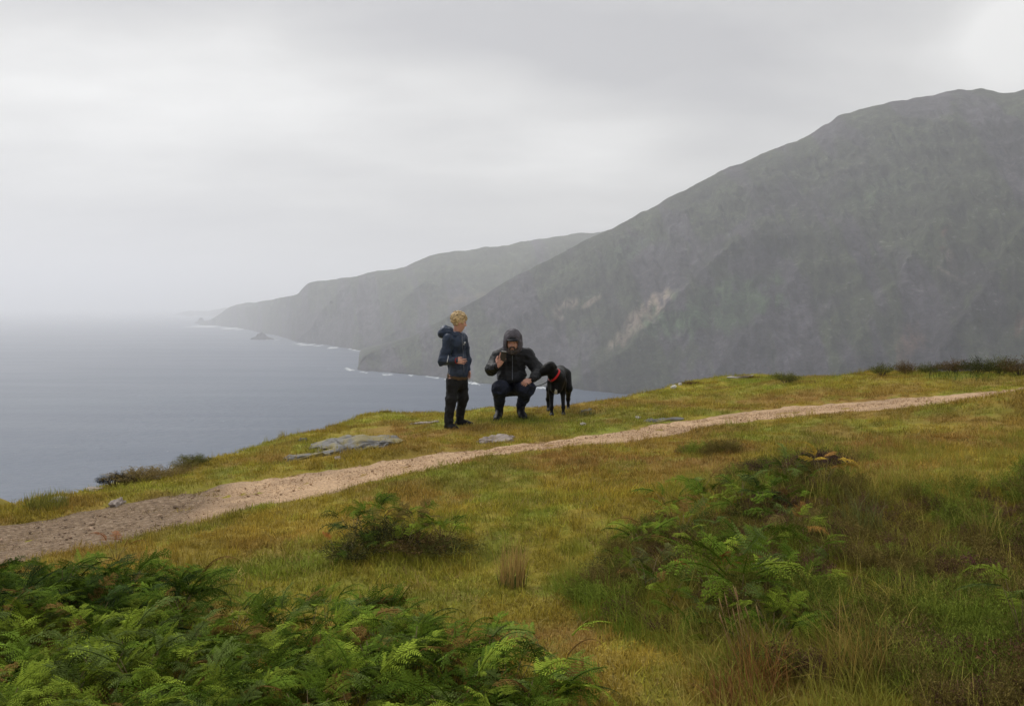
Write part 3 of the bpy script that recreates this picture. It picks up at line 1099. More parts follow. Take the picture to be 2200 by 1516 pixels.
def head(s, C, fwd, up, sc=1.0, ears=True, lower_sub=False):
    """skull, jaw, brow, nose, lips, eye sockets and ears round centre C"""
    fwd = np.array(fwd, float)
    fwd /= np.linalg.norm(fwd)
    up = np.array(up, float)
    up = up - fwd * (up @ fwd)
    up /= np.linalg.norm(up)
    side = np.cross(fwd, up)
    Rm = np.stack([fwd, side, up], 1)
    P = lambda f, l, u: C + (fwd * f + side * l + up * u) * sc
    s.ell(P(-.012, 0, .03), np.array([.094, .076, .088]) * sc, Rm, .02)
    s.ell(P(.020, 0, -.035), np.array([.070, .060, .075]) * sc, Rm, .03)
    s.ell(P(.050, 0, -.088), np.array([.030, .032, .024]) * sc, Rm, .025)
    for e in (-1, 1):
        s.ell(P(.052, e * .036, -.022), np.array([.026, .024, .024]) * sc, Rm, .02)
        s.ell(P(.086, e * .031, .012), np.array([.014, .017, .011]) * sc, Rm, .012, sub=True)
        s.ell(P(.070, e * .031, .011), np.array([.014, .014, .013]) * sc, Rm, .004)
        s.cap(P(.080, e * .012, .027), P(.068, e * .050, .027), .009 * sc, .007 * sc, .012)
        if ears:
            s.ell(P(-.005, e * .078, -.005), np.array([.018, .008, .031]) * sc, rot_from(fwd + side * e * .5, up), .008)
    s.cap(P(.083, 0, .012), P(.108, 0, -.020), .009 * sc, .012 * sc, .012)
    for e in (-1, 1):
        s.ell(P(.098, e * .011, -.024), np.array([.010, .008, .007]) * sc, Rm, .006)
    s.cap(P(.084, -.018, -.052), P(.084, .018, -.052), .0075 * sc, .0075 * sc, .008)
    s.cap(P(.081, -.015, -.064), P(.081, .015, -.064), .008 * sc, .008 * sc, .008)
    s.ell(P(.094, 0, -.058), np.array([.012, .022, .0022]) * sc, Rm, .003, sub=True)
    return P, Rm


MAT_SKIN = simple_mat('skin', (.60, .33, .25), .55, .10, 40., spec=.35, bump=.001, bscale=200)
MAT_SKIN2 = simple_mat('weathered_skin', (.52, .28, .21), .55, .12, 40., spec=.35, bump=.001, bscale=200)
for m_ in (MAT_SKIN, MAT_SKIN2):
    pb = m_.node_tree.nodes['Principled BSDF']
    pb.inputs['Subsurface Weight'].default_value = .12
    pb.inputs['Subsurface Radius'].default_value = (.02, .008, .004)
    pb.inputs['Subsurface Scale'].default_value = .3


def build(name, sdf, mat, parent, vox=.006, wr=None, smooth_it=1):
    V, Q = sdf.mesh(name, vox, smooth_it)
    for w in (wr or ()):
        V = wrinkle(V, Q, **w)
    me = mesh_np(name, V, Q)
    return link(name, me, mat, parent)


# ------------------------------------------------------------------ the boy
BX, BY = on_plane(983, 915)
boy = empty('person', (BX, BY, gz(BX, BY) - .022))
tag(boy, 'curly blond boy in a dark blue waterproof jacket standing and looking at the phone', 'person')
q = 1.148e-3


def bz(zx, zy, y):
    return np.array([(zx - 430) * q, y, (1415 - zy) * q])


# key joints
neck0, neck1 = bz(415, 415, .0), bz(428, 345, .0)
hd = bz(450, 245, -.01)
rsh, relb, rwr = bz(345, 432, -.14), bz(285, 668, -.15), bz(418, 655, -.265)
lsh, lelb, lwr = bz(485, 432, .12), bz(520, 660, .17), bz(535, 770, .10)
chest, belly, hip = bz(425, 500, 0), bz(425, 690, 0), bz(425, 850, .01)
rhip, rkn, ran = bz(385, 830, -.075), bz(365, 1085, -.105), bz(338, 1345, -.10)
lhip, lkn, lan = bz(470, 830, .085), bz(485, 1085, .06), bz(450, 1315, .13)
facing = np.array([.90, -.34, 0])
Rb = rot_from(facing, (0, 0, 1))

body = SDF()
hfwd = np.array([.93, .26, -.26])
P, Rh = head(body, hd, hfwd, (.22, .05, 1), .93)
body.cap(neck0 - (0, 0, .05), neck1 + (0.005, 0, .03), .050, .046, .03)
body.ell(chest, (.075, .11, .14), Rb, .05).ell(belly, (.07, .10, .13), Rb, .05).ell(hip, (.07, .10, .09), Rb, .05)
body.chain([rsh, relb, rwr], [.036, .030, .022], .02).chain([lsh, lelb, lwr], [.036, .030, .022], .02)
body.chain([rhip, rkn, ran], [.056, .042, .028], .02).chain([lhip, lkn, lan], [.056, .042, .028], .02)
for an, td in ((ran, (.62, -.78, 0)), (lan, (.96, -.28, 0))):
    td = np.array(td)
    body.cap(an - (0, 0, .03), an + td * .05 - (0, 0, .05), .018, .012, .01)
hand(body, rwr, (.97, -.05, -.06), (-.05, -1, .15), (.0, .15, 1), .150, curls=(.22, .28, .34, .38), thumb=(.5, .35))
hand(body, lwr, (.25, -.2, -1), (.6, .75, 0), (.6, -.6, 0), .145, curls=(.35, .4, .45, .5))
bo = build('body', body, MAT_SKIN, boy, .005)
bo['label'] = 'fair skinned boy body with face turned towards the man'

# eyes, brows
for e in (-1, 1):
    mb = MB()
    c0 = P(.0762, e * .031, .011)
    r_e = .0098
    for (i, j) in ((0, 0),):
        V, Fq = [], []
        for a in range(8):
            for b in range(9):
                th, ph = math.pi * a / 7, 2 * math.pi * b / 8
                V.append(c0 + r_e * np.array([math.sin(th) * math.cos(ph), math.sin(th) * math.sin(ph), math.cos(th)]))
        for a in range(7):
            for b in range(8):
                Fq.append((a * 9 + b, a * 9 + b + 1, (a + 1) * 9 + b + 1, (a + 1) * 9 + b))
        mb.add(V, Fq)
    link('eye', mb.mesh('eye', simple_mat('eye', (.05, .04, .035), .3, .4, 60)), None, boy)

hair = SDF()
r_ = np.random.default_rng(11)
hair.ell(P(-.022, 0, .045), (.098, .084, .088), Rh, .02)
n_c = 0
while n_c < 210:
    d = r_.normal(size=3)
    d /= np.linalg.norm(d)
    lf = d * np.array([.104, .086, .098])
    f_, s_, u_ = lf[0] - .018, lf[1], lf[2] + .045
    # hairline: fringe over the forehead, over the ears, nape
    if f_ > .045 and u_ < .055:
        continue
    if u_ < -.055 or (u_ < -.01 and f_ > .0):
        continue
    rr = r_.uniform(.012, .021)
    c0 = P(f_, s_, u_)
    ax_ = np.cross(d, r_.normal(size=3))
    ax_ /= np.linalg.norm(ax_)
    a_ = c0 - ax_ * .014 * r_.uniform(.4, 1)
    b_2 = c0 + ax_ * .014 * r_.uniform(.4, 1) + d * r_.uniform(-.004, .010)
    hair.cap(a_, b_2, rr * .62, rr * .45, .005)
    n_c += 1
MAT_HAIR = simple_mat('blond_hair', (.40, .28, .15), .6, .35, 45., bump=.006, bscale=110, col2=(.62, .47, .27))
build('hair', hair, MAT_HAIR, boy, .005, [dict(amp=.004, scale=70, seed=3)], 0)

MAT_NAVY = simple_mat('navy_waterproof', (.016, .029, .060), .5, .25, 9., bump=.005, bscale=16., spec=.35)
jk = SDF()
up_ = np.array([0, 0, 1.])
jk.ell(chest + (0.0, 0, .03), (.122, .158, .155), Rb, .05).ell(belly + (.005, 0, 0), (.128, .148, .17), Rb, .06)
jk.ell(bz(428, 815, 0), (.132, .148, .12), Rb, .05)
jk.chain([rsh + (0, .01, .01), relb, rwr + (.0, 0, 0)], [.066, .060, .043], .035)
jk.chain([lsh + (0, -.01, .01), lelb, lwr], [.066, .060, .043], .035)
jk.cap(rsh + (0, .01, .012), lsh + (0, -.01, .012), .058, .058, .05)
jk.cap(neck0 - (0.01, 0, 0), neck0 + (.0, 0, .035), .073, .066, .03)
jk.ell(neck1 + (.02, -.0, .035), (.062, .060, .07), None, .012, sub=True)
jk.cut(bz(430, 838, 0), (-.05, 0, -1))
jko = build('jacket', jk, MAT_NAVY, boy, .006, [dict(amp=.010, scale=7, seed=1, stretch=(1, 1, .6)), dict(amp=.003, scale=18, seed=2)], 1)
hd_ = SDF()
for yy in (-.075, -.025, .025, .075):
    k_ = 1 - abs(yy) * 2.2
    hd_.chain([bz(268, 368, yy), bz(292, 312 + abs(yy) * 260, yy), bz(345, 335, yy * 1.05)], [.046, .036 * k_ + .006, .042], .035)
    hd_.cap(bz(268, 368, yy), bz(350, 385, yy * 1.2), .044, .042, .035)
hd_.chain([bz(345, 350, -.085), bz(400, 385, -.095), bz(450, 405, -.07)], [.034, .028, .022], .03)
hd_.chain([bz(345, 350, .085), bz(410, 375, .085), bz(470, 400, .04)], [.034, .028, .022], .03)
hd_.ell(bz(368, 298, 0), (.062, .060, .036), rot_from((.9, 0, -.25), (.25, 0, .9)), .02, sub=True)
build('hood', hd_, MAT_NAVY, boy, .006, [dict(amp=.005, scale=11, seed=5)], 1).parent = jko
# red cuff lining, white piping, chest logo, zip
MAT_RED = simple_mat('red_lining', (.30, .025, .025), .8, .15, 40)
MAT_WHITE = simple_mat('white_print', (.75, .77, .8), .5, .05, 40)


def ring(name, c, axis, r0, w, mat, parent, sy=1.0, n=28):
    axis = Vector(axis).normalized()
    a = axis.orthogonal().normalized()
    b = axis.cross(a)
    mb = MB()
    V, Fq = [], []
    for i in range(n):
        an = 2 * math.pi * i / n
        for (rr, zz) in ((r0, -w), (r0 + .004, -w), (r0 + .004, w), (r0, w)):
            V.append(Vector(c) + (a * math.cos(an) + b * math.sin(an) * sy) * rr + axis * zz)
    for i in range(n):
        for k in range(4):
            Fq.append((i * 4 + k, i * 4 + (k + 1) % 4, ((i + 1) % n) * 4 + (k + 1) % 4, ((i + 1) % n) * 4 + k))
    mb.add(V, Fq)
    return link(name, mb.mesh(name, mat), None, parent)


fa = rwr - relb
ring('cuff', rwr + fa / np.linalg.norm(fa) * .034, fa, .033, .005, MAT_RED, jko)
fb = lwr - lelb
ring('cuff', lwr + fb / np.linalg.norm(fb) * .034, fb, .033, .006, MAT_NAVY, jko)


def snap(obj_list, p_, dirn):
    """first hit of a ray on the given objects' meshes (parent-local coordinates)"""
    best = None
    for ob in obj_list:
        ok, loc, nor, _ = ob.ray_cast(Vector(p_), Vector(dirn).normalized())
        if ok and (best is None or (loc - Vector(p_)).length < (best[0] - Vector(p_)).length):
            best = (loc.copy(), nor.copy())
    return best


bpy.context.view_layer.update()


def strip_on(name, ob, pts, dirn, r0, mat, parent, lift=.002):
    out = []
    for p_ in pts:
        hit = snap([ob], np.array(p_) - np.array(dirn) * .6, dirn)
        if hit:
            out.append(hit[0] + hit[1] * lift)
    if len(out) < 2:
        return None
    mb = MB()
    mb.tube(out, r0, 6)
    return link(name, mb.mesh(name, mat), None, parent)


strip_on('piping', jko, [bz(342, 600, 0), bz(344, 625, 0), bz(338, 650, 0), bz(333, 672, 0)], (0, 1, 0), .004, MAT_WHITE, jko)
strip_on('logo', jko, [bz(506, 463, 0), bz(512, 470, 0), bz(518, 462, 0), bz(520, 472, 0)], (0, 1, 0), .006, MAT_WHITE, jko)
strip_on('logo', jko, [bz(500, 484, 0), bz(508, 486, 0), bz(514, 485, 0)], (0, 1, 0), .0035, MAT_WHITE, jko)
MAT_ZIP = simple_mat('zip', (.16, .18, .22), .4, .2, 60)
strip_on('zip', jko, [bz(486 + i * 1.6, 405 + i * 30, 0) for i in range(14)], (0, 1, 0), .0035, MAT_ZIP, jko)

MAT_JUMPER = simple_mat('brown_jumper', (.10, .065, .035), .9, .2, 60., bump=.004, bscale=160)
ju = SDF()
ju.ell(bz(428, 838, .0), (.128, .148, .10), Rb, .05)
ju.cut(bz(430, 878, 0), (0, 0, -1)).cut(bz(430, 800, 0), (0, 0, 1))
build('jumper', ju, MAT_JUMPER, boy, .006, [dict(amp=.002, scale=12, seed=9)], 1)

MAT_TROUSER = simple_mat('black_trousers', (.009, .009, .010), .8, .3, 12., bump=.012, bscale=22.)
tr = SDF()
tr.ell(bz(428, 870, .01), (.112, .135, .10), Rb, .05)
tr.ell(bz(428, 930, .01), (.105, .135, .08), Rb, .05)
tr.chain([rhip, rkn, ran + (0, 0, .03)], [.090, .068, .058], .03).chain([lhip, lkn, lan + (0, 0, .03)], [.090, .068, .056], .03)
tr.cut(bz(430, 858, 0), (0, 0, 1))
tr.cut((0, 0, .075), (0, 0, -1))
build('trousers', tr, MAT_TROUSER, boy, .007, [dict(amp=.007, scale=8, seed=21, stretch=(1, 1, .8)), dict(amp=.003, scale=20, seed=22)], 1)
MAT_BOOT = simple_mat('black_boot', (.008, .008, .009), .55, .3, 20., bump=.003, bscale=50, spec=.15)
MAT_SOLE = simple_mat('boot_sole', (.02, .018, .016), .85, .3, 30)


def boot(parent, an, heel_dir, L=.20, hgt=.13, wd=.042, pitch=0.0, ground_z=0.0, lab=None):
    an = np.array(an, float)
    d = np.array(heel_dir, float)
    d /= np.linalg.norm(d)
    s = SDF()
    base = np.array([an[0], an[1], ground_z])
    lift = np.array([0, 0, pitch])
    s.cap(an + (0, 0, .03), base + d * -.01 + (0, 0, .055) + lift, wd * 1.08, wd * 1.0, .02)
    s.cap(base - d * .035 + (0, 0, .036) + lift, base + d * (L * .42) + (0, 0, .034 + pitch * .3), wd * .85, wd * .98, .02)
    s.cap(base + d * (L * .42) + (0, 0, .034 + pitch * .3), base + d * (L - .075) + (0, 0, .030), wd * .98, wd * .80, .02)
    s.cap(base + d * .02 + (0, 0, .075) + lift, base + d * (L * .45) + (0, 0, .045 + pitch * .3), wd * .8, wd * .6, .02)
    s.cut((0, 0, ground_z), (0, 0, -1))
    o = build('boot', s, MAT_BOOT, parent, .006)
    so = SDF()
    so.cap(base - d * .04 + (0, 0, .008) + lift * .9, base + d * (L * .45) + (0, 0, .008), wd * .98, wd * 1.1, .02)
    so.cap(base + d * (L * .45) + (0, 0, .008), base + d * (L - .07) + (0, 0, .008), wd * 1.1, wd * .92, .02)
    so.cut((0, 0, ground_z + .020 + pitch * .3), (d[0] * .35 * (pitch > .01), d[1] * .35 * (pitch > .01), 1)).cut((0, 0, ground_z - .012), (0, 0, -1))
    build('sole', so, MAT_SOLE, o, .006)
    return o


gzb = lambda px_, py_: gz(BX + px_, BY + py_) - boy.location.z - .018
boot(boy, ran, (.62, -.78, 0), .235, .13, .044, 0, gzb(ran[0], ran[1]))
boot(boy, lan, (.96, -.28, 0), .225, .13, .042, 0, gzb(lan[0], lan[1]))

# ------------------------------------------------------------------ the crouching man
MX, MY = on_plane(1097.9, 896.3)
man = empty('person', (MX, MY, gz(MX, MY) - .024))
tag(man, 'bearded man in a black hooded jacket crouching and holding up a phone', 'person')
qm = 1.217e-3


def mz(zx, zy, y):
    return np.array([(zx - 1000) * qm, y, (1295 - zy) * qm])


hdM = mz(1020, 462, -.16)
nk0, nk1 = mz(1010, 560, -.03), mz(1014, 520, -.10)
rs, re_, rw = mz(850, 628, -.02), mz(788, 748, -.17), mz(862, 702, -.38)
ls, le, lw = mz(1180, 606, -.02), mz(1300, 775, -.12), mz(1215, 845, -.36)
ch, be, hp = mz(1008, 640, .00), mz(1008, 800, .06), mz(1010, 960, .13)
rh, rk, ra = mz(925, 960, .10), mz(882, 945, -.30), mz(872, 1190, -.07)
lh, lk, la = mz(1095, 960, .10), mz(1172, 940, -.30), mz(1106, 1185, -.07)
body = SDF()
PM, RM = head(body, hdM, (-.10, -1, -.16), (0, -.16, 1), 1.04)
body.cap(nk0, nk1, .062, .058, .03)
body.ell(ch, (.145, .09, .16), None, .05).ell(be, (.13, .095, .14), None, .05).ell(hp, (.13, .10, .085), None, .05)
body.cap(rs, ls, .06, .06, .05)
body.chain([rs, re_, rw], [.045, .038, .027], .02).chain([ls, le, lw], [.045, .038, .027], .02)
body.chain([rh, rk, ra], [.062, .046, .026], .02).chain([lh, lk, la], [.062, .046, .026], .02)
for an, sx in ((ra, -.06), (la, .05)):
    body.cap(an, np.array([an[0] + sx * .1, an[1] - .02, .07]), .022, .016, .01)
# right hand: back of the hand to the camera, fingers up across the back of the phone
hand(body, rw, (.34, -.10, .62), (.05, -1, .05), (-.8, 0, .5), .185, curls=(.10, .42, .52, .60), thumb=(1.0, .6), spread=.3)
hand(body, lw, (-.80, -.25, -.38), (-.15, -.9, .5), (-.2, .3, .9), .180, curls=(.75, .85, .9, .9), thumb=(.8, .6))
build('body', body, MAT_SKIN2, man, .005)['label'] = 'weathered skinned man with a dark beard looking at the phone'
for e in (-1, 1):
    mb = MB()
    c0 = PM(.0762, e * .031, .011)
    V, Fq = [], []
    for a in range(8):
        for b in range(9):
            th, ph = math.pi * a / 7, 2 * math.pi * b / 8
            V.append(c0 + .0100 * np.array([math.sin(th) * math.cos(ph), math.sin(th) * math.sin(ph), math.cos(th)]))
    for a in range(7):
        for b in range(8):
            Fq.append((a * 9 + b, a * 9 + b + 1, (a + 1) * 9 + b + 1, (a + 1) * 9 + b))
    mb.add(V, Fq)
    link('eye', mb.mesh('eye', bpy.data.materials['eye']), None, man)
MAT_BEARD = simple_mat('dark_beard', (.022, .016, .014), .8, .5, 60., bump=.006, bscale=160, col2=(.09, .075, .065))
bd = SDF()
for e in (-1, 1):
    bd.chain([PM(.012, e * .067, -.02), PM(.030, e * .060, -.062), PM(.062, e * .040, -.098), PM(.078, 0, -.112)], [.012, .018, .022, .024], .012)
    bd.chain([PM(.098, 0, -.038), PM(.090, e * .024, -.045), PM(.074, e * .034, -.075)], [.008, .009, .012], .006)
    bd.cap(PM(.086, e * .012, .031), PM(.074, e * .050, .031), .0062, .005, .004)
bd.ell(PM(.078, 0, -.092), (.03, .018, .025), RM, .01)
build('beard', bd, MAT_BEARD, man, .004, [dict(amp=.004, scale=90, seed=4)], 0)
MAT_CHAR = simple_mat('black_jacket', (.013, .014, .017), .6, .3, 9., bump=.006, bscale=16., spec=.2)
MAT_HOODG = simple_mat('charcoal_hood', (.085, .078, .094), .7, .22, 14., bump=.006, bscale=30.)
jm = SDF()
jm.ell(ch + (0, .0, .0), (.20, .150, .19), None, .06).ell(be + (0, -.02, 0), (.20, .165, .17), None, .06).ell(mz(1005, 860, -.02), (.185, .16, .11), None, .05)
jm.cap(rs + (.03, 0, .0), nk0 + (-.03, 0, -.05), .088, .085, .06).cap(ls - (.03, 0, 0), nk0 + (.03, 0, -.05), .088, .085, .06)
jm.chain([rs, re_, rw - (.012, -.02, .010)], [.084, .073, .048], .04).chain([ls, le, lw + (.018, .01, .008)], [.088, .080, .050], .04)
jm.cap(nk0 + (0, 0, -.01), nk1 + (0, 0, -.015), .10, .088, .04)
jm.cut(mz(1000, 885, -.1), (0, .35, -1))
jmo = build('jacket', jm, MAT_CHAR, man, .007, [dict(amp=.009, scale=7, seed=31, stretch=(1, 1, 1.6)), dict(amp=.003, scale=20, seed=32)], 1)
ho = SDF()
ho.ell(hdM + (0.0, .012, .035), (.124, .128, .150), None, .03)
ho.ell(hdM + (0, .04, -.06), (.122, .11, .11), None, .05)
ho.cap(nk0 + (-.07, 0, 0.01), nk0 + (.07, 0, 0.01), .07, .07, .05)
ho.ell(PM(.10, -.0, -.025), (.118, .076, .108), RM, .012, sub=True)
ho.ell(PM(.02, 0, -.0), (.09, .080, .110), RM, .01, sub=True)
hoo = build('hood', ho, MAT_HOODG, man, .006, [dict(amp=.006, scale=14, seed=35)], 1)
hoo.parent = jmo
# peak of a dark cap under the hood
cp = SDF()
cp.ell(PM(.074, 0, .048), (.072, .076, .016), RM, .01).ell(PM(.02, 0, .075), (.082, .078, .03), RM, .02)
build('cap_peak', cp, MAT_CHAR, man, .005)
fr_, fl_ = (rw - re_) / np.linalg.norm(rw - re_), (lw - le) / np.linalg.norm(lw - le)
ring('cuff', rw + fr_ * .018, fr_, .040, .008, MAT_CHAR, jmo)
ring('cuff', lw + fl_ * .016, fl_, .040, .008, MAT_CHAR, jmo)
MAT_NAVYT = simple_mat('navy_trousers', (.010, .014, .032), .75, .3, 12., bump=.012, bscale=22.)
tm = SDF()
tm.ell(hp, (.175, .15, .115), None, .05)
tm.chain([rh, rk], [.115, .104], .05).chain([rk, ra + (0, 0, .05)], [.100, .060], .03)
tm.chain([lh, lk], [.115, .104], .05).chain([lk, la + (0, 0, .05)], [.100, .060], .03)
tm.cut((0, 0, .135), (0, 0, -1))
build('trousers', tm, MAT_NAVYT, man, .007, [dict(amp=.009, scale=7, seed=41, stretch=(1, 1, 1.4)), dict(amp=.003, scale=20, seed=42)], 1)
gzm = lambda a_: gz(MX + a_[0], MY + a_[1]) - man.location.z - .018
boot(man, ra, (-.16, -1, 0), .285, .16, .052, .05, gzm(ra))
boot(man, la, (.22, -1, 0), .285, .16, .052, .05, gzm(la))
strip_on('zip', jmo, [mz(1015, 600 + i * 26, 0) for i in range(11)], (0, 1, 0), .004, MAT_ZIP, jmo)

# phone held in his right hand
ph = empty('phone', Vector(man.location) + Vector(mz(921, 598, -.405)))
ph.rotation_euler = (R(8), R(6), R(6))
tag(ph, 'dark mobile phone held up in the crouching man\'s hand', 'phone')


def rbox(mb, c, half, bev, n=4):
    """box in XZ with rounded corners, thickness along Y"""
    pts = []
    for (sx, sz, a0) in ((1, 1, 0), (-1, 1, 90), (-1, -1, 180), (1, -1, 270)):
        for i in range(n + 1):
            a = R(a0 + 90 * i / n)
            pts.append((c[0] + sx * (half[0] - bev) + bev * math.cos(a), c[2] + sz * (half[2] - bev) + bev * math.sin(a)))
    k = len(pts)
    V = [(x, c[1] - half[1], z) for x, z in pts] + [(x, c[1] + half[1], z) for x, z in pts]
    mb.add(V, [tuple(range(k)), tuple(range(k, 2 * k))[::-1]] + [(i, k + i, k + (i + 1) % k, (i + 1) % k) for i in range(k)])


mb = MB()
rbox(mb, (0, 0, 0), (.033, .0045, .066), .009)
link('casing', mb.mesh('casing', simple_mat('phone_casing', (.03, .028, .03), .3, .1, 60, spec=.5), smooth=False), None, ph)
mb = MB()
rbox(mb, (0, .0052, 0), (.030, .0008, .060), .006)
link('screen', mb.mesh('screen', simple_mat('phone_glass', (.02, .02, .024), .08, .1, 60, spec=.6), smooth=False), None, ph)
mb = MB()
rbox(mb, (0, 0, .064), (.030, .0052, .0035), .003)
link('trim', mb.mesh('trim', simple_mat('phone_trim', (.55, .56, .58), .3, .1, 60), smooth=False), None, ph)
mb = MB()
mb.tube([(.016, -.0044, .045), (.016, -.0062, .045)], [.007, .0065], 14)
link('camera_lens', mb.mesh('camera_lens', simple_mat('lens_glass', (.01, .01, .015), .1, .1, 60)), None, ph)

# ------------------------------------------------------------------ the dog
DX, DY = on_plane(1197, 891)
dog = empty('dog', (DX, DY, gz(DX, DY) - .016))
tag(dog, 'black dog with a white chest patch and red collar turning its head to the man', 'dog')


def dz_(zx, zy, y):
    return np.array([(zx - 1500) * qm * (1 + y / 12.2), y, (1262 - zy) * qm])


s = SDF()
chd, mid, rump = dz_(1490, 900, .05), dz_(1515, 860, .26), dz_(1545, 840, .47)
s.ell(chd + (0.005, .02, .01), (.100, .13, .150), None, .05)
s.ell(dz_(1490, 955, -.01), (.072, .08, .080), None, .05)
s.ell(mid + (0, 0, .01), (.098, .22, .115), None, .06)
s.ell(rump + (0, 0, .02), (.100, .13, .108), None, .06)
s.cap(dz_(1535, 800, .06), dz_(1560, 790, .40), .050, .055, .06)
# neck and head
nb, nt_ = dz_(1505, 850, .0), dz_(1425, 765, -.10)
s.chain([nb, dz_(1470, 815, -.05), nt_], [.105, .078, .068], .05)
hdD = dz_(1404, 728, -.12)
snout = np.array([-.86, -.14, -.50])
snout /= np.linalg.norm(snout)
s.ell(hdD, (.100, .070, .074), rot_from(snout, (-.6, 0, .8)), .03)
s.ell(hdD + np.array([-.035, -.01, -.035]), (.07, .058, .055), rot_from(snout, (-.6, 0, .8)), .03)
m0, m1 = hdD + snout * .07 - np.array([.006, 0, .008]), hdD + snout * .165 + np.array([-.004, 0, -.006])
s.cap(m0, m1, .056, .037, .025)
s.cap(m0 + (0.02, 0, -.03), m1 + (0.020, 0, -.018), .026, .018, .02)
s.ell(m1 + snout * .016 + np.array([-.004, 0, .010]), (.016, .016, .013), None, .008)
s.ell(hdD + snout * .045 + np.array([-.020, -.040, .022]), (.013, .010, .012), None, .008)
# legs
for sx, px_, py_, pzx in ((-1, 1440, -.02, 0), (1, 1567, .0, 0)):
    paw = dz_(px_, 1262, py_)
    el = np.array([paw[0] * .9 + sx * .006, .10, .31])
    sh = np.array([sx * .075, .06, .45])
    wr_ = np.array([paw[0], py_ + .02, .12])
    s.chain([sh, el, wr_, paw + (0, .0, .045)], [.058, .034, .021, .018], .03)
    s.cap(paw + (0, .01, .028), paw + (0, -.045, .020), .030, .026, .02)
    for tq in (-.016, 0, .016):
        s.ell(paw + np.array([tq, -.058, .016]), (.011, .016, .015), None, .006)
for px_, py_ in ((1640, .50), (1424, .47)):
    sx = 1 if px_ > 1530 else -1
    paw = dz_(px_, 1262, py_)
    paw[2] = .0
    hipj = rump + np.array([sx * .075, .03, .0])
    kn = np.array([hipj[0] * .35 + paw[0] * .65 + sx * .012, py_ - .10, .33])
    hock = np.array([paw[0] + sx * .002, py_ + .10, .17])
    s.chain([hipj, kn, hock, paw + (0, .03, .04)], [.085, .048, .025, .020], .035)
    s.cap(paw + (0, .03, .028), paw + (0, -.03, .020), .028, .025, .02)
    for tq in (-.015, 0, .015):
        s.ell(paw + np.array([tq, -.042, .016]), (.010, .015, .014), None, .006)
# tail hangs behind
s.chain([rump + (.01, .12, .05), rump + (.015, .17, -.06), rump + (.015, .18, -.22)], [.028, .022, .012], .02)
m, t, p, o = new_mat('black_coat')
at_ = N(t, 'ShaderNodeAttribute', attribute_name='patch')
tc = N(t, 'ShaderNodeTexCoord')
n = N(t, 'ShaderNodeTexNoise', i_Scale=60., i_Detail=5., i_Roughness=.7)
t.links.new(tc.outputs['Object'], n.inputs['Vector'])
c = RAMP(t, n.outputs[0], [(.3, (.003, .003, .0035)), (.7, (.007, .007, .008))])
c = MIX(t, at_.outputs['Fac'], c, (.55, .53, .50))
t.links.new(c, p.inputs['Base Color'])
p.inputs['Roughness'].default_value = .5
p.inputs['Specular IOR Level'].default_value = .12
b = N(t, 'ShaderNodeBump', i_Strength=1., i_Distance=.004)
t.links.new(n.outputs[0], b.inputs['Height'])
t.links.new(b.outputs[0], p.inputs['Normal'])
V, Q = s.mesh('body', .006, 1)
me = mesh_np('body', V, Q)
cw = dz_(1482, 995, -.09)
pa = ((V[:, 0] - cw[0]) / .020) ** 2 + ((V[:, 2] - cw[2]) / .040) ** 2 + .6 * fbm(V[:, 0] * 60, V[:, 1] * 60, V[:, 2] * 60, seed=2)
patch = sstep(1.2, .7, pa) * (V[:, 1] < .1)
pw = dz_(1567, 1262, 0)
patch = np.maximum(patch, sstep(.022, .012, V[:, 2]) * sstep(.05, .03, np.hypot(V[:, 0] - pw[0], V[:, 1] + .055)))
set_float(me, 'patch', patch)
dbo = link('body', me, m, dog)
MAT_COAT = simple_mat('ear_coat', (.010, .010, .011), .45, .3, 60., bump=.003, bscale=90)
for sy in (-1, 1):
    e = SDF()
    b0 = hdD + np.array([.030, sy * .056, .036])
    e.ell(b0 + (.020, sy * .010, .004), (.050, .010, .026), rot_from((.85, sy * .12, -.52), (.5, 0, .85)), .01)
    e.ell(b0 + (.052, sy * .012, -.020), (.030, .008, .022), rot_from((.6, sy * .1, -.8), (.5, 0, .85)), .012)
    build('ear', e, MAT_COAT, dog, .005)
mb = MB()
ec = hdD + snout * .045 + np.array([-.018, -.052, .026])
V_, F_ = [], []
for a in range(7):
    for b in range(9):
        th, phh = math.pi * a / 6, 2 * math.pi * b / 8
        V_.append(ec + .008 * np.array([math.sin(th) * math.cos(phh), math.sin(th) * math.sin(phh), math.cos(th)]))
for a in range(6):
    for b in range(8):
        F_.append((a * 9 + b, a * 9 + b + 1, (a + 1) * 9 + b + 1, (a + 1) * 9 + b))
mb.add(V_, F_)
link('eye', mb.mesh('eye', simple_mat('dog_eye', (.03, .02, .012), .1, .3, 60)), None, dog)
MAT_COLLAR = simple_mat('red_collar', (.62, .015, .02), .45, .12, 40)
cc = dz_(1466, 812, -.055)
nax = np.array([-.72, -.30, .60])
nax = nax / np.linalg.norm(nax)
col_o = ring('collar', cc, nax, .094, .013, MAT_COLLAR, dog, 1.0, 40)

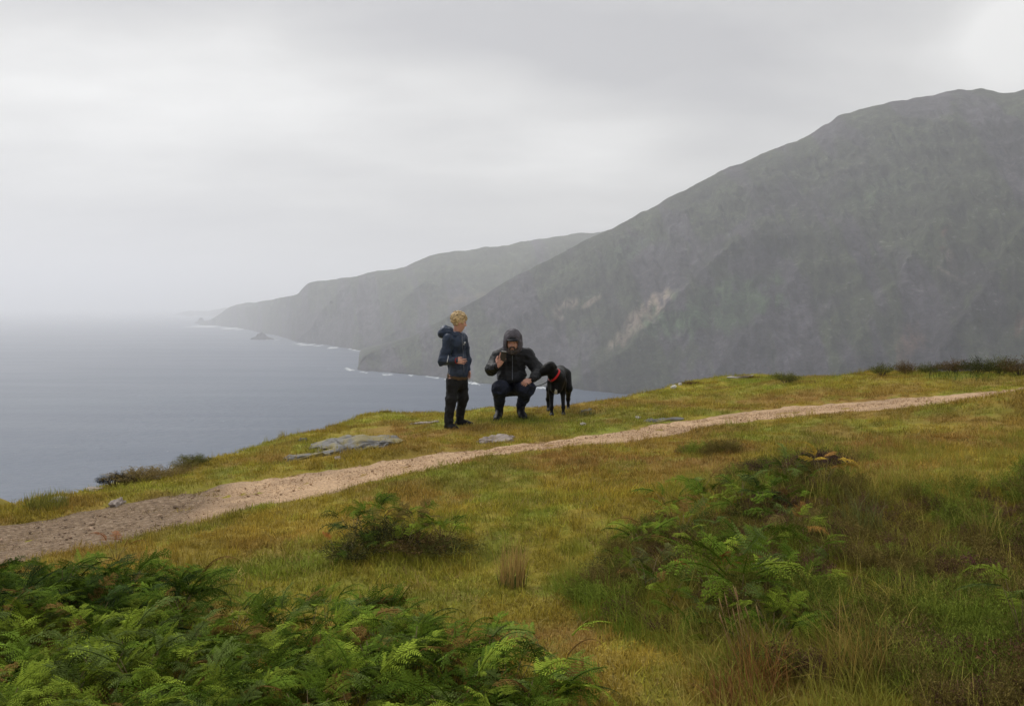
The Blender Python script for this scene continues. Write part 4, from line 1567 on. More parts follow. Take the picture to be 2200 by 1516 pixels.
# leash from the collar to his left hand
lp0 = Vector(dog.location) + Vector(cc + np.array([-.035, -.075, -.045]))
lp1 = Vector(man.location) + Vector(lw + np.array([-.060, -.055, -.040]))
midp = Vector(man.location) + Vector(mz(1262, 920, -.33))
mb = MB()
pts = []
ctrl = [lp0, lp0.lerp(midp, .5) + Vector((0, 0, -.012)), midp, midp.lerp(lp1, .5) + Vector((0, -.06, -.02)), lp1]
for i in range(len(ctrl) - 1):
    p0, p1, p2, p3 = ctrl[max(i - 1, 0)], ctrl[i], ctrl[i + 1], ctrl[min(i + 2, len(ctrl) - 1)]
    for k in range(6):
        w = k / 6
        pts.append(.5 * ((2 * p1) + (p2 - p0) * w + (2 * p0 - 5 * p1 + 4 * p2 - p3) * w * w + (3 * p1 - p0 - 3 * p2 + p3) * w ** 3))
pts.append(ctrl[-1])
org = pts[-1].copy()
mb.tube([p_ - org for p_ in pts], .0055, 8)
lo_ = link('leash', mb.mesh('leash', simple_mat('leash_strap', (.012, .012, .014), .6, .2, 60)), None, None, org)
tag(lo_, 'black dog leash running from the red collar to the crouching man\'s hand', 'leash')

# ------------------------------------------------------------------ rocks and stones
def rock(label, u, v, wpx, dpx_m, hgt, mat, seed, rz=0., name='rock', cat='rock', flat=.35, sink=.3, group=None, layers=0):
    g = ground(u, v)
    w = wpx / F * g[1] * .5
    n1_, n2_ = 44, 26
    V = []
    for i in range(n1_):
        a = 2 * math.pi * i / n1_
        for j in range(n2_):
            th = math.pi * j / (n2_ - 1)
            V.append((math.cos(a) * math.sin(th), math.sin(a) * math.sin(th), math.cos(th)))
    V = np.array(V)
    # squarish, faceted body
    V = np.sign(V) * np.abs(V) ** .75
    k = 1 + .34 * fbm(V[:, 0] * 1.5, V[:, 1] * 1.5, V[:, 2] * 1.5 + 4, seed=seed, octaves=4)
    V = V * k[:, None]
    V[:, 2] = np.where(V[:, 2] > flat, flat + (V[:, 2] - flat) * .25, V[:, 2])
    V = V * np.array([w, dpx_m * .5, hgt])
    V[:, 2] += .22 * hgt * fbm(V[:, 0] / w * 3.2, V[:, 1] / dpx_m * 7, seed=seed + 2, octaves=4)
    if layers:
        st = hgt / layers
        V[:, 2] = V[:, 2] * .45 + np.round(V[:, 2] / st) * st * .55
    c_, s_ = math.cos(rz), math.sin(rz)
    x_, y_ = V[:, 0] * c_ - V[:, 1] * s_, V[:, 0] * s_ + V[:, 1] * c_
    V[:, 0], V[:, 1] = x_, y_
    # lie along the slope of the ground
    V[:, 2] += (h(g[0] + V[:, 0], g[1] + V[:, 1]) - g[2]) * .9
    V[:, 2] -= hgt * sink
    f = []
    for i in range(n1_):
        i2 = (i + 1) % n1_
        for j in range(n2_ - 1):
            f.append((i * n2_ + j, i * n2_ + j + 1, i2 * n2_ + j + 1, i2 * n2_ + j))
    me = mesh_np(name, V, f)
    o = link(name, me, mat, None, g)
    return tag(o, label, cat, group)


rock('broad weathered grey rock outcrop with grassy cracks between cliff edge and path', 770, 943, 172, .85, .085, MAT_ROCK, 3, R(14), 'rock_outcrop', 'rock', .5, .15, None, 3)
rock('grey rock slab breaking the turf at the left end of the outcrop', 712, 957, 92, .40, .075, MAT_ROCK, 13, R(10), 'rock_outcrop', 'rock', .5, .2, None, 2)
rock('long low grey rock slab lying below the outcrop near the path', 678, 981, 118, .22, .075, MAT_ROCK, 23, R(10), 'rock_slab', 'rock', .5, .2)
rock('narrow grey rock ledge at the lower right of the outcrop', 800, 962, 70, .16, .08, MAT_ROCK, 29, R(16), 'rock_slab', 'rock', .5, .2)
rock('rounded pinkish grey stone half buried at the path edge below the boy', 1064, 949, 72, .30, .09, MAT_STONE_TAN, 33, R(5), 'stone', 'rock', .6, .2)
rock('flat dark grey rock slab lying beside the path right of the dog', 1425, 903, 85, .18, .045, MAT_ROCK, 43, R(10), 'rock_slab', 'rock', .5, .2)
rock('thin pale rock showing through turf just left of the boy\'s boots', 915, 908, 60, .16, .03, MAT_STONE_TAN, 47, 0, 'rock_slab', 'rock', .5, .2)
rock('small black stone on the green slope near the cliff edge', 650, 948, 17, .10, .05, MAT_STONE_DARK, 53, 0, 'stone', 'stone', .7, .1)
rock('lower of two bright white stones on the skyline right of the dog', 1447, 833, 12, .10, .05, MAT_STONE_WHITE, 57, 0, 'stone', 'stone', .7, .1)
rock('upper of two bright white stones on the skyline right of the dog', 1461, 827, 8, .08, .045, MAT_STONE_WHITE, 58, 0, 'stone', 'stone', .7, .1)
rock('flat pale grey stone along the grassy rise on the right skyline', 1590, 811, 52, .12, .03, MAT_STONE_PALE, 59, 0, 'stone', 'stone', .7, .2)
rock('pale flat stone lying beside the grass tussock at the left cliff edge', 128, 1076, 30, .16, .045, MAT_STONE_PALE, 61, R(-20), 'stone', 'stone', .6, .1)
rock('thin grey slab jutting out at the left cliff edge below the dark bush', 195, 1052, 46, .2, .04, MAT_STONE_TAN, 67, 0, 'rock_slab', 'rock', .6, .1)
rock('small whitish stone beside the heather at the left cliff edge', 338, 1027, 14, .1, .05, MAT_STONE_WHITE, 71, 0, 'stone', 'stone', .7, .1)
rock('knobbly grey boulder at the stony left end of the path', 253, 1083, 26, .18, .06, MAT_STONE_TAN, 73, 0, 'stone', 'stone', .7, .2)
rock('pale stone in the turf between the dog and the flat slab', 1372, 899, 14, .10, .035, MAT_STONE_PALE, 79, 0, 'stone', 'stone', .7, .2)
rock('little pale stone in the turf below the dog\'s front paws', 1252, 912, 12, .09, .03, MAT_STONE_PALE, 83, 0, 'stone', 'stone', .7, .2)
rock('lichened grey stone in the grass tuft just right of the dog', 1262, 884, 26, .12, .05, MAT_ROCK, 89, 0, 'stone', 'stone', .7, .2)
rock('small pale stone at the lower end of the long rock slab', 617, 986, 14, .10, .04, MAT_STONE_TAN, 97, 0, 'stone', 'stone', .7, .2)
rock('small cream stone set in turf under the middle of the outcrop', 727, 987, 16, .09, .035, MAT_STONE_TAN, 98, 0, 'stone', 'stone', .7, .2)
rock('tiny pale stone on the skyline hummock by the dark bush', 1693, 809, 8, .07, .05, MAT_STONE_PALE, 99, 0, 'stone', 'stone', .7, .0)


# ------------------------------------------------------------------ scattered ground cover
def source(name, me):
    return bpy.data.objects.new(name, me)


def scatter(name, sources, P_, rot, scl, tint, pick):
    """one object whose points carry small copies of the source clumps"""
    me = bpy.data.meshes.new(name)
    n_ = len(P_)
    me.vertices.add(n_)
    me.vertices.foreach_set('co', np.asarray(P_, np.float32).ravel())
    a = me.attributes.new('rot', 'FLOAT_VECTOR', 'POINT')
    a.data.foreach_set('vector', np.asarray(rot, np.float32).ravel())
    set_float(me, 'scl', scl)
    set_color(me, 'tint', tint)
    a = me.attributes.new('pick', 'INT', 'POINT')
    a.data.foreach_set('value', np.asarray(pick, np.int32))
    o = link(name, me)
    c_ = bpy.data.collections.new(name + '_clumps')
    for s_ in sources:
        c_.objects.link(s_)
    g = bpy.data.node_groups.new(name, 'GeometryNodeTree')
    g.interface.new_socket('Geometry', in_out='INPUT', socket_type='NodeSocketGeometry')
    g.interface.new_socket('Geometry', in_out='OUTPUT', socket_type='NodeSocketGeometry')
    gi, go = g.nodes.new('NodeGroupInput'), g.nodes.new('NodeGroupOutput')
    ip = g.nodes.new('GeometryNodeInstanceOnPoints')
    ci = g.nodes.new('GeometryNodeCollectionInfo')
    ci.inputs['Collection'].default_value = c_
    ci.inputs['Separate Children'].default_value = True
    ci.inputs['Reset Children'].default_value = True

    def named(nm, dt):
        q_ = g.nodes.new('GeometryNodeInputNamedAttribute')
        q_.data_type = dt
        q_.inputs['Name'].default_value = nm
        return [s_ for s_ in q_.outputs if s_.enabled and s_.name == 'Attribute'][0]
    e2r = g.nodes.new('FunctionNodeEulerToRotation')
    L = g.links.new
    L(gi.outputs[0], ip.inputs['Points'])
    L(ci.outputs[0], ip.inputs['Instance'])
    ip.inputs['Pick Instance'].default_value = True
    L(named('pick', 'INT'), ip.inputs['Instance Index'])
    L(named('rot', 'FLOAT_VECTOR'), e2r.inputs[0])
    L(e2r.outputs[0], ip.inputs['Rotation'])
    L(named('scl', 'FLOAT'), ip.inputs['Scale'])
    L(ip.outputs[0], go.inputs[0])
    md = o.modifiers.new('scatter', 'NODES')
    md.node_group = g
    return o


def blade(mb, x, y, L, w, az, lean, bend, c):
    """one grass blade: three segments, tapering"""
    dx_, dy_ = math.cos(az), math.sin(az)
    sx, sy = -dy_, dx_
    p_ = np.array([x, y, -.01])
    th = lean
    V = []
    for i in range(4):
        ww = w * (1, .85, .55, .06)[i] * .5
        V.append((p_[0] - sx * ww, p_[1] - sy * ww, p_[2]))
        V.append((p_[0] + sx * ww, p_[1] + sy * ww, p_[2]))
        p_ = p_ + np.array([dx_ * math.sin(th), dy_ * math.sin(th), math.cos(th)]) * (L / 3)
        th += bend
    mb.add(V, [(0, 1, 3, 2), (2, 3, 5, 4), (4, 5, 7, 6)], c)


def clump(name, n_, rad_, Lr, w, lean=.5, bend=.3, wind=None, mat=None, seed=0):
    r_ = np.random.default_rng(seed)
    mb = MB()
    for _ in range(n_):
        a, rr = r_.uniform(0, 2 * math.pi), rad_ * math.sqrt(r_.random())
        az = r_.uniform(0, 2 * math.pi) if wind is None or r_.random() < .45 else wind + r_.normal(0, .5)
        blade(mb, rr * math.cos(a), rr * math.sin(a), r_.uniform(*Lr), w * r_.uniform(.7, 1.3), az, abs(r_.normal(0, lean)), r_.uniform(0, bend), r_.uniform(.62, 1.38))
    return mb.mesh(name, mat, smooth=False)


def seg_mesh_heather(name, seed, mat, nst=46, rad_=.17, hh=.17):
    """low dome of twiggy heather: wiry stems set with tiny leaves"""
    r_ = np.random.default_rng(seed)
    mb = MB()
    for _ in range(nst):
        a, rr = r_.uniform(0, 2 * math.pi), math.sqrt(r_.random())
        tip = np.array([rad_ * rr * math.cos(a) * 1.1, rad_ * rr * math.sin(a) * 1.1, hh * (1 - .55 * rr * rr) * r_.uniform(.7, 1.25)])
        root = np.array([tip[0] * .25, tip[1] * .25, 0])
        cst = r_.uniform(.55, 1.4)
        hue = r_.random()
        for k in range(26):
            w = .25 + .75 * k / 25
            p_ = root + (tip - root) * w + np.array([0, 0, .02 * math.sin(w * 3)]) + r_.normal(0, .010, 3)
            d = r_.normal(size=3) + np.array([0, 0, 1.0]) + (tip - root) / .2
            d /= np.linalg.norm(d)
            sd = np.cross(d, r_.normal(size=3))
            sd /= np.linalg.norm(sd)
            l, ww = r_.uniform(.012, .024), r_.uniform(.003, .006)
            mb.add([p_ - sd * ww * .4, p_ + d * l * .5 + sd * ww * .5, p_ + d * l, p_ + d * l * .5 - sd * ww * .5], [(0, 1, 2, 3)], cst * r_.uniform(.75, 1.25))
    return mb.mesh(name, mat, smooth=False)


def sample_area(n_, y0=2.6, y1=17.2):
    """points on the part of the hill the photo sees (uniform per area, denser near)"""
    yy = y0 + (y1 - y0) * rng.random(n_) ** 1.25
    half = yy * .60 + 2.6
    xx = (rng.random(n_) * 2 - 1) * half
    keep = rng.random(n_) < half / (y1 * .60 + 2.6) * 1.9
    xx, yy = xx[keep], yy[keep]
    e = np.interp(xx, EX, EY)
    k = yy < e + .55
    return xx[k], yy[k]


def up_rot(n_, x, y, tilt=.15):
    rz = rng.uniform(0, 2 * math.pi, n_)
    return np.stack([rng.normal(0, tilt, n_), rng.normal(0, tilt, n_), rz], 1)


def in_poly(u, v, poly):
    inside = np.zeros(len(u), bool)
    j = len(poly) - 1
    for i in range(len(poly)):
        (xi, yi), (xj, yj) = poly[i], poly[j]
        c_ = ((yi > v) != (yj > v)) & (u < (xj - xi) * (v - yi) / (yj - yi + 1e-9) + xi)
        inside ^= c_
        j = i
    return inside


HEATH = [(1480, 1035), (1600, 1005), (1720, 985), (1800, 1010), (1900, 1045), (2040, 1040), (2800, 1000), (2900, 1560), (1950, 1560), (1640, 1420), (1450, 1370),
         (1330, 1330), (1270, 1260), (1330, 1180), (1420, 1110)]
LONG = [(1480, 1020), (1800, 985), (2000, 950), (2900, 900), (2900, 1560), (1560, 1560), (1430, 1420), (1300, 1340), (1250, 1240), (1350, 1140)]
BANK = [(-420, 1262), (-80, 1215), (60, 1205), (200, 1195), (330, 1190), (440, 1240), (420, 1300), (560, 1290), (820, 1290), (900, 1330), (1080, 1400), (1180, 1470), (1240, 1640), (-420, 1640)]

# short cropped turf
gsrc = [source('grass_clump', clump('grass_clump', 26, .085, (.02, .055), .0048, 1.1, .35, None, MAT_BLADE, 100 + i)) for i in range(5)]
x, y = sample_area(122000)
pm = path_mask(x + .05 * fbm(x * 9, y * 9, seed=64), y + .05 * fbm(x * 9, y * 9, seed=65), .07)
u, v = project(x, y, h(x, y))
mud_end = sstep(520, 380, u)
keep = rng.random(len(x)) > pm * (1.02 - mud_end * (.22 + .65 * sstep(-.15, .45, fbm(x * 2.2, y * 2.2, seed=63))))
keep &= ~(in_poly(u, v, [(690, 962), (700, 935), (760, 918), (850, 915), (845, 950), (780, 968)]) & (rng.random(len(x)) < .93))
keep &= ~(in_poly(u, v, [(622, 992), (640, 976), (730, 968), (735, 980), (660, 992)]) & (rng.random(len(x)) < .93))
x, y, u, v = x[keep], y[keep], u[keep], v[keep]
tint = turf_color(x, y) * rng.uniform(.62, 1.42, len(x))[:, None]
muddy = path_mask(x, y, .15) * sstep(520, 380, u)
tint = tint + (np.array([.25, .175, .085]) * rng.uniform(.5, 1.3, len(x))[:, None] - tint) * (.85 * muddy)[:, None]
dead = rng.random(len(x)) < .15
tint[dead] = np.array([.36, .28, .09]) * rng.uniform(.7, 1.2, dead.sum())[:, None]
scl = rng.uniform(.6, 1.15, len(x)) * (1 + .3 * fbm(x * 1.3, y * 1.3, seed=61))
scl = scl * np.where(path_mask(x, y, .25) > .3, .7, 1)
tag(scatter('grass', gsrc, np.stack([x, y, h(x, y)], 1), up_rot(len(x), x, y), scl, tint, rng.integers(0, 5, len(x))), kind='stuff')

# taller grass through the heather on the right
lsrc = [source('long_grass_clump', clump('long_grass_clump', 26, .07, (.07, .21), .0030, .45, .42, R(160), MAT_BLADE, 200 + i)) for i in range(5)]
x, y = sample_area(80000, 2.6, 10.5)
u, v = project(x, y, h(x, y))
k = in_poly(u + 80 * fbm(x * 2, y * 2, seed=75), v + 40 * fbm(x * 2, y * 2, seed=76), LONG)
dens = .30 + .45 * sstep(-.1, .5, fbm(x * 1.2, y * 1.2, seed=71)) + .35 * np.exp(-((u - 2100) / 250) ** 2 - ((v - 1000) / 60) ** 2) + .4 * np.exp(-((u - 1850) / 300) ** 2 - ((v - 1460) / 90) ** 2)
k &= rng.random(len(x)) < dens * .50
x, y, u, v = x[k], y[k], u[k], v[k]
tint = np.array([.23, .235, .036]) + (np.array([.42, .33, .09]) - np.array([.23, .235, .036])) * rng.random(len(x))[:, None] ** 2
gr = fbm(x * .9, y * .9, seed=73)
tint = tint + (np.array([.18, .24, .032]) - tint) * sstep(0, .6, gr)[:, None]
rot = up_rot(len(x), x, y, .12)
rot[:, 2] = rng.normal(0, .5, len(x))
lscl = rng.uniform(.5, 1.1, len(x)) * np.where(v < 1040, .6, 1.0)
tag(scatter('long_grass', lsrc, np.stack([x, y, h(x, y)], 1), rot, lscl, tint, rng.integers(0, 5, len(x))), kind='stuff')

# coarser grass tufts dotted everywhere on the turf
msrc = [source('tuft_clump', clump('tuft_clump', 22, .05, (.05, .13), .0034, .5, .4, R(170), MAT_BLADE, 300 + i)) for i in range(4)]
x, y = sample_area(32000)
k = (rng.random(len(x)) < .10 + .35 * sstep(.0, .7, fbm(x * 1.6, y * 1.6, seed=81))) & (path_mask(x, y, .1) < .15)
u, v = project(x, y, h(x, y))
k &= ~((u > 880) & (u < 1290) & (v > 868) & (v < 940))
x, y = x[k], y[k]
tint = turf_color(x, y) * rng.uniform(.85, 1.3, len(x))[:, None] + np.array([.02, .015, .004])
rot = up_rot(len(x), x, y, .12)
tag(scatter('rough_grass', msrc, np.stack([x, y, h(x, y)], 1), rot, rng.uniform(.5, 1.1, len(x)), tint, rng.integers(0, 4, len(x))), kind='stuff')

# heather growing as one mass on the right
hsrc = [source('heather_clump', seg_mesh_heather('heather_clump', 400 + i, MAT_HEATHER_S)) for i in range(4)]
x, y = sample_area(12500, 2.6, 9.0)
u, v = project(x, y, h(x, y))
k = in_poly(u + 70 * fbm(x * 2, y * 2, seed=93), v + 40 * fbm(x * 2, y * 2, seed=95), HEATH) & (fbm(x * 1.7, y * 1.7, seed=91) > -.5)
x, y = x[k], y[k]
tint = np.array([.165, .130, .040]) * rng.uniform(.7, 1.3, len(x))[:, None]
pk = rng.random(len(x)) < .30
tint[pk] = np.array([.15, .085, .055]) * rng.uniform(.7, 1.2, pk.sum())[:, None]
gk = rng.random(len(x)) < .2 + .5 * sstep(-.1, .4, fbm(x * 1.2, y * 1.2, seed=97))
tint[gk] = np.array([.165, .205, .034]) * rng.uniform(.6, 1.3, gk.sum())[:, None]
tag(scatter('heather', hsrc, np.stack([x, y, h(x, y)], 1), up_rot(len(x), x, y, .15), rng.uniform(.35, .72, len(x)), tint, rng.integers(0, 4, len(x))), kind='stuff')

# loose stones on the path
def pebble(seed):
    r_ = np.random.default_rng(seed)
    mb = MB()
    V = []
    for i in range(7):
        for j in range(5):
            th, a = math.pi * j / 4, 2 * math.pi * i / 7
            V.append((math.sin(th) * math.cos(a), math.sin(th) * math.sin(a) * .8, math.cos(th) * .55))
    V = np.array(V) * r_.uniform(.75, 1.25, (len(V), 1))
    f = [(i * 5 + j, i * 5 + j + 1, ((i + 1) % 7) * 5 + j + 1, ((i + 1) % 7) * 5 + j) for i in range(7) for j in range(4)]
    mb.add(V * .01, f, 1.0)
    return mb.mesh('pebble', MAT_PEBBLE, smooth=False)


MAT_PEBBLE = leaf_mat('pebble', 'INSTANCER', .8, 0.0)
psrc = [source('pebble', pebble(500 + i)) for i in range(5)]
x = rng.uniform(-5.2, 7.5, 30000)
a, b_ = path_edges(x)
tt = rng.uniform(-.12, 1.14, len(x))
y = a + (b_ - a) * tt
u, v = project(x, y, h(x, y))
k = (u > -40) & (u < 2250) & (rng.random(len(x)) < np.where(u < 450, .30, .5))
x, y, u, tt = x[k], y[k], u[k], tt[k]
left = sstep(520, 360, u)
sc = rng.uniform(.25, .7, len(x)) * (1 + 1.6 * (rng.random(len(x)) < .02)) * (1 + left * rng.random(len(x)) ** 5 * 2.4)
tint = np.array([.45, .305, .185]) * rng.uniform(.6, 1.2, len(x))[:, None]
tint = tint + (np.array([.36, .265, .19]) * rng.uniform(.5, 1.3, len(x))[:, None] - tint) * left[:, None]
tag(scatter('gravel', psrc, np.stack([x, y, h(x, y) + .022 - .03 * (np.abs(tt - .5) * 2).clip(0, 1.1) ** 6], 1), rng.uniform(-.4, .4, (len(x), 3)) + np.stack([0 * x, 0 * x, rng.uniform(0, 6, len(x))], 1),
            sc, tint, rng.integers(0, 5, len(x))), kind='stuff')

# ------------------------------------------------------------------ bracken
def frond_mesh(seed, L=.40, W=.30, th0=.9, droop=1.5):
    r_ = np.random.default_rng(seed)
    mb = MB()
    nseg = 20
    p_ = np.zeros(3)
    pts, dirs = [p_.copy()], []
    for i in range(nseg):
        th = th0 - droop * (i / nseg) ** 1.2
        d = np.array([math.cos(th), .05 * math.sin(i * .5 + seed), math.sin(th)])
        dirs.append(d)
        p_ = p_ + d * L / nseg
        pts.append(p_.copy())
    dirs.append(dirs[-1])
    mb.tube(pts[::2], [.0035 * (1 - .8 * i / 10) for i in range(11)], 4, .7, cap=False)
    npair = 11
    for i in range(npair):
        s_ = .06 + .92 * (i / (npair - 1)) ** .9
        fi = s_ * nseg
        k = min(int(fi), nseg - 1)
        base = pts[k] + (pts[k + 1] - pts[k]) * (fi - k)
        t_ = dirs[k]
        side0 = np.array([0, 1., 0])
        up0 = np.cross(t_, side0)
        up0 /= np.linalg.norm(up0)
        if up0[2] < 0:
            up0 = -up0
        lp = W * .5 * (1 - s_) ** .75 * (1.0 if i else .9) * r_.uniform(.7, 1.15) + .010
        cpin = r_.uniform(.75, 1.25)
        for e in (-1, 1):
            if r_.random() < .07:
                continue
            ang = R(r_.uniform(50, 78)) - s_ * .35
            pd = t_ * math.cos(ang) + side0 * e * math.sin(ang)
            sagv = -up0 * r_.uniform(.0, .65) + t_ * r_.normal(0, .12)
            tipdir = pd + sagv * .6
            nn_ = np.cross(pd, t_) * e
            nq = max(4, int(lp / .0085))
            inpl = np.cross(up0, pd)
            inpl /= np.linalg.norm(inpl)
            for j in range(nq):
                w = (j + .5) / nq
                c0 = base + pd * lp * w + sagv * lp * w * w * .8
                ll = min(.24 * lp, .0125) * (1 - w) ** .6 + .003
                pw_ = lp / nq * .30
                for e2 in (-1, 1):
                    d2 = inpl * e2 * .93 + pd * .38 - up0 * .25 + r_.normal(0, .08, 3)
                    d2 /= np.linalg.norm(d2)
                    mb.add([c0 - pd * pw_, c0 + d2 * ll * .55 - pd * pw_ * .7, c0 + d2 * ll, c0 + d2 * ll * .5 + pd * pw_ * .9, c0 + pd * pw_ * .8],
                           [(0, 1, 2, 3, 4)], cpin * r_.uniform(.85, 1.15))
            # midrib of the pinna
            mb.add([base - t_ * .0012, base + t_ * .0012, base + pd * lp + sagv * lp * .8], [(0, 1, 2)], .8)
    return mb.mesh('frond', MAT_LEAF, smooth=False)


FRONDS = [frond_mesh(600 + i, L=.15 + .028 * (i % 4), W=.105 + .018 * (i % 5), th0=.35 + .26 * (i % 3), droop=.6 + .4 * (i % 4)) for i in range(14)]


def stem_mesh(hh, lean, seed):
    mb = MB()
    mb.tube([(0, 0, -.03), (lean * .3, 0, hh * .5), (lean, 0, hh)], [.006, .005, .004], 5)
    return mb.mesh('stem', MAT_STEM)


STEMS = [stem_mesh(1.0, .15, i) for i in range(2)]


def bracken(u, v, label, group, cols, nf=4, size=1.0, hgt=.28, xy=None, seed=0, wind=0.0, tilt=.25):
    r_ = np.random.default_rng(seed)
    if xy is None:
        g = ground(u, v)
    else:
        g = np.array([xy[0], xy[1], gz(*xy)])
    root = empty('bracken_fern', g, 0)
    tag(root, label, 'fern', group)
    az0 = r_.uniform(0, 2 * math.pi)
    for i in range(nf):
        az = az0 + 2 * math.pi * i / nf + r_.normal(0, .3)
        if wind is not None and r_.random() < .45:
            az = wind + r_.normal(0, .6)
        f = bpy.data.objects.new('frond', FRONDS[r_.integers(0, len(FRONDS))])
        COL.objects.link(f)
        f.parent = root
        hh = hgt * r_.uniform(.55, 1.1)
        off = .05 + .05 * r_.random()
        f.location = (math.cos(az) * off, math.sin(az) * off, hh)
        f.rotation_euler = (r_.normal(0, .38), r_.normal(-.02, tilt), az)
        sc_ = size * r_.uniform(.8, 1.15)
        f.scale = (sc_, sc_, sc_)
        c_ = np.array(cols[r_.integers(0, len(cols))]) * r_.uniform(.6, 1.4)
        if r_.random() < .05:
            c_ = np.array([.20, .12, .035])
        f.color = (*c_, 1)
        if i > 4:
            continue
        s_ = bpy.data.objects.new('stem', STEMS[i % 2])
        COL.objects.link(s_)
        s_.parent = root
        s_.location = (0, 0, 0)
        s_.rotation_euler = (0, math.atan2(off, hh) * .3, az)
        s_.scale = (.35, .35, hh)
    return root


G1, G2, G3, G4 = (.068, .112, .013), (.110, .170, .018), (.195, .255, .028), (.110, .150, .036)
YEL, RED, ORA, DARK = (.45, .30, .04), (.36, .085, .035), (.42, .22, .06), (.042, .070, .018)
cand_y = 2.9 + 4.6 * rng.random(10000)
cand_x = rng.uniform(-5.6, 1.0, 10000)
cand_z = h(cand_x, cand_y)
cand_u, cand_v = project(cand_x, cand_y, cand_z)
good = in_poly(cand_u, cand_v - (.17 + .03 * (cand_u < 450)) * F / cand_y, BANK)
pts = []
for xx, yy, uu, vv, gg in zip(cand_x, cand_y, cand_u, cand_v, good):
    if gg and len(pts) < 262 and not any((xx - a) ** 2 + (yy - b) ** 2 < .118 ** 2 for a, b, *_ in pts):
        pts.append((xx, yy, uu, vv))
for i, (xx, yy, uu, vv) in enumerate(pts):
    back = uu < 470 and vv - .17 * F / yy < 1300
    cols = [G1, G1, G2, DARK] if back else [G1, G2, G2, G3, G4]
    if back:
        lab, grp = 'dark green bracken fern in the left clump below the stony path', 'bracken ferns in the dark clump on the left'
    elif uu < 380:
        lab, grp = 'bright green bracken fern in the thick bank at the bottom left corner', 'bracken ferns in the bottom left corner'
        cols = [G2, G3, G3, G4]
    else:
        lab, grp = 'green bracken fern in the thick bank along the bottom edge', 'bracken ferns along the bottom edge'
    bracken(0, 0, lab, grp, cols, 13, rng.uniform(.6, 1.15), rng.uniform(.06, .21), (xx, yy), 700 + i, R(20))

one = [
    (1590, 1330, 'large green bracken fern spreading over heather in the right foreground', [G2, G2, G4, G3], 12, 1.25, .24),
    (1660, 1385, 'small pale green bracken frond low on the right of the large fern', [G3, G2], 2, .8, .12),
    (1530, 1290, 'rust red dying bracken behind the large green fern', [RED, (.25, .09, .03), (.16, .10, .04)], 2, .7, .14),
    (1590, 1105, 'flat topped blue green bracken fern standing in the dark heather', [G4, G4, G2], 4, .85, .16),
    (1520, 1120, 'bright green upright bracken left of the flat topped fern', [G3, G2], 4, .75, .16),
    (1465, 1165, 'pale green bracken tuft at the left end of the heather', [G3, G4], 4, .7, .10),
    (1510, 1185, 'pale bluish bracken spray below the bright upright bracken', [G4, G3], 4, .65, .10),
    (1770, 1060, 'yellow autumn bracken glowing at the top of the heather bank', [YEL, YEL, ORA], 4, .7, .16),
    (1390, 1290, 'pale olive bracken frond leaning beside the turf track', [(.14, .15, .05), G3], 3, .8, .14),
    (1700, 1165, 'browning bracken with orange tips in the middle of the heather', [ORA, G3, (.16, .12, .04)], 3, .7, .10),
    (2195, 1400, 'pale bracken growing at the right end of the heather slope', [G4, G3], 4, .9, .22),
    (1640, 1110, 'dark bracken under the crest of the heather bank', [DARK, G1], 4, .8, .12),
    (1700, 1050, 'grey green bracken on the crest of the heather bank', [G4, G1], 4, .8, .14),
    (1400, 1160, 'low yellow green bracken beside the bright turf', [G3, (.16, .16, .03)], 3, .6, .08),
    (1185, 1500, 'bright lime bracken at the right end of the fern bank', [G3, G3, (.14, .2, .03)], 5, .9, .16),
    (830, 1440, 'single rust brown frond cluster inside the fern bank', [(.20, .10, .03), (.24, .13, .04)], 1, .7, .10),
    (760, 1178, 'dark bracken on the left side of the clump in mid turf', [G1, G2, DARK], 14, .6, .15),
    (800, 1150, 'tallest dark bracken at the back of the clump in mid turf', [DARK, G1, G2], 15, .62, .17),
    (845, 1170, 'yellowish green bracken in the middle of the mid turf clump', [G3, G2, (.16, .14, .03)], 9, .7, .17),
    (900, 1165, 'brown stemmed bracken right of the clump centre in mid turf', [G1, (.12, .09, .03)], 14, .6, .14),
    (950, 1172, 'mid green bracken at the right end of the mid turf clump', [G2, G1, G3], 14, .6, .12),
    (870, 1200, 'light green bracken at the front of the mid turf clump', [G3, G2], 4, .6, .10),
    (760, 1215, 'low olive bracken at the front left of the mid turf clump', [(.09, .08, .02), G1], 4, .6, .08),
    (722, 1196, 'tiny red bracken frond at the left foot of the mid turf clump', [RED], -1, .4, .05),
    (250, 1210, 'brown and orange bracken at the upper rim of the left clump', [(.24, .14, .05), (.26, .10, .04), (.16, .10, .04)], 2, .6, .08),
    (1330, 1215, 'small green bracken at the left tip of the heather bank', [G2, G1], 4, .6, .08),
]
r_ = np.random.default_rng(77)
made = 0
while made < 44:
    u, v = r_.uniform(1270, 1800), r_.uniform(1040, 1420)
    if not in_poly(np.array([u]), np.array([v]), [(1300, 1200), (1420, 1090), (1560, 1030), (1740, 1030), (1760, 1160), (1720, 1420), (1520, 1400), (1380, 1330)])[0]:
        continue
    bracken(u, v, 'small green bracken sprig poking out of the heather on the right', 'bracken sprigs in the heather on the right', [G1, G2, G2, G3, G4], int(r_.integers(3, 7)), r_.uniform(.6, 1.1), r_.uniform(.06, .15), None, 1500 + made, None)
    made += 1
for i, (u, v, lab, cols, nf, sz, hg) in enumerate(one):
    bracken(u, v, lab, None, cols, nf + 3, sz * 1.15, hg + .05, None, 1000 + i, R(30) if i % 2 else None)

# ------------------------------------------------------------------ heather bushes that stand on their own
HB = [seg_mesh_heather('foliage', 800 + i, MAT_HEATHER, 120, .19, .19) for i in range(4)]


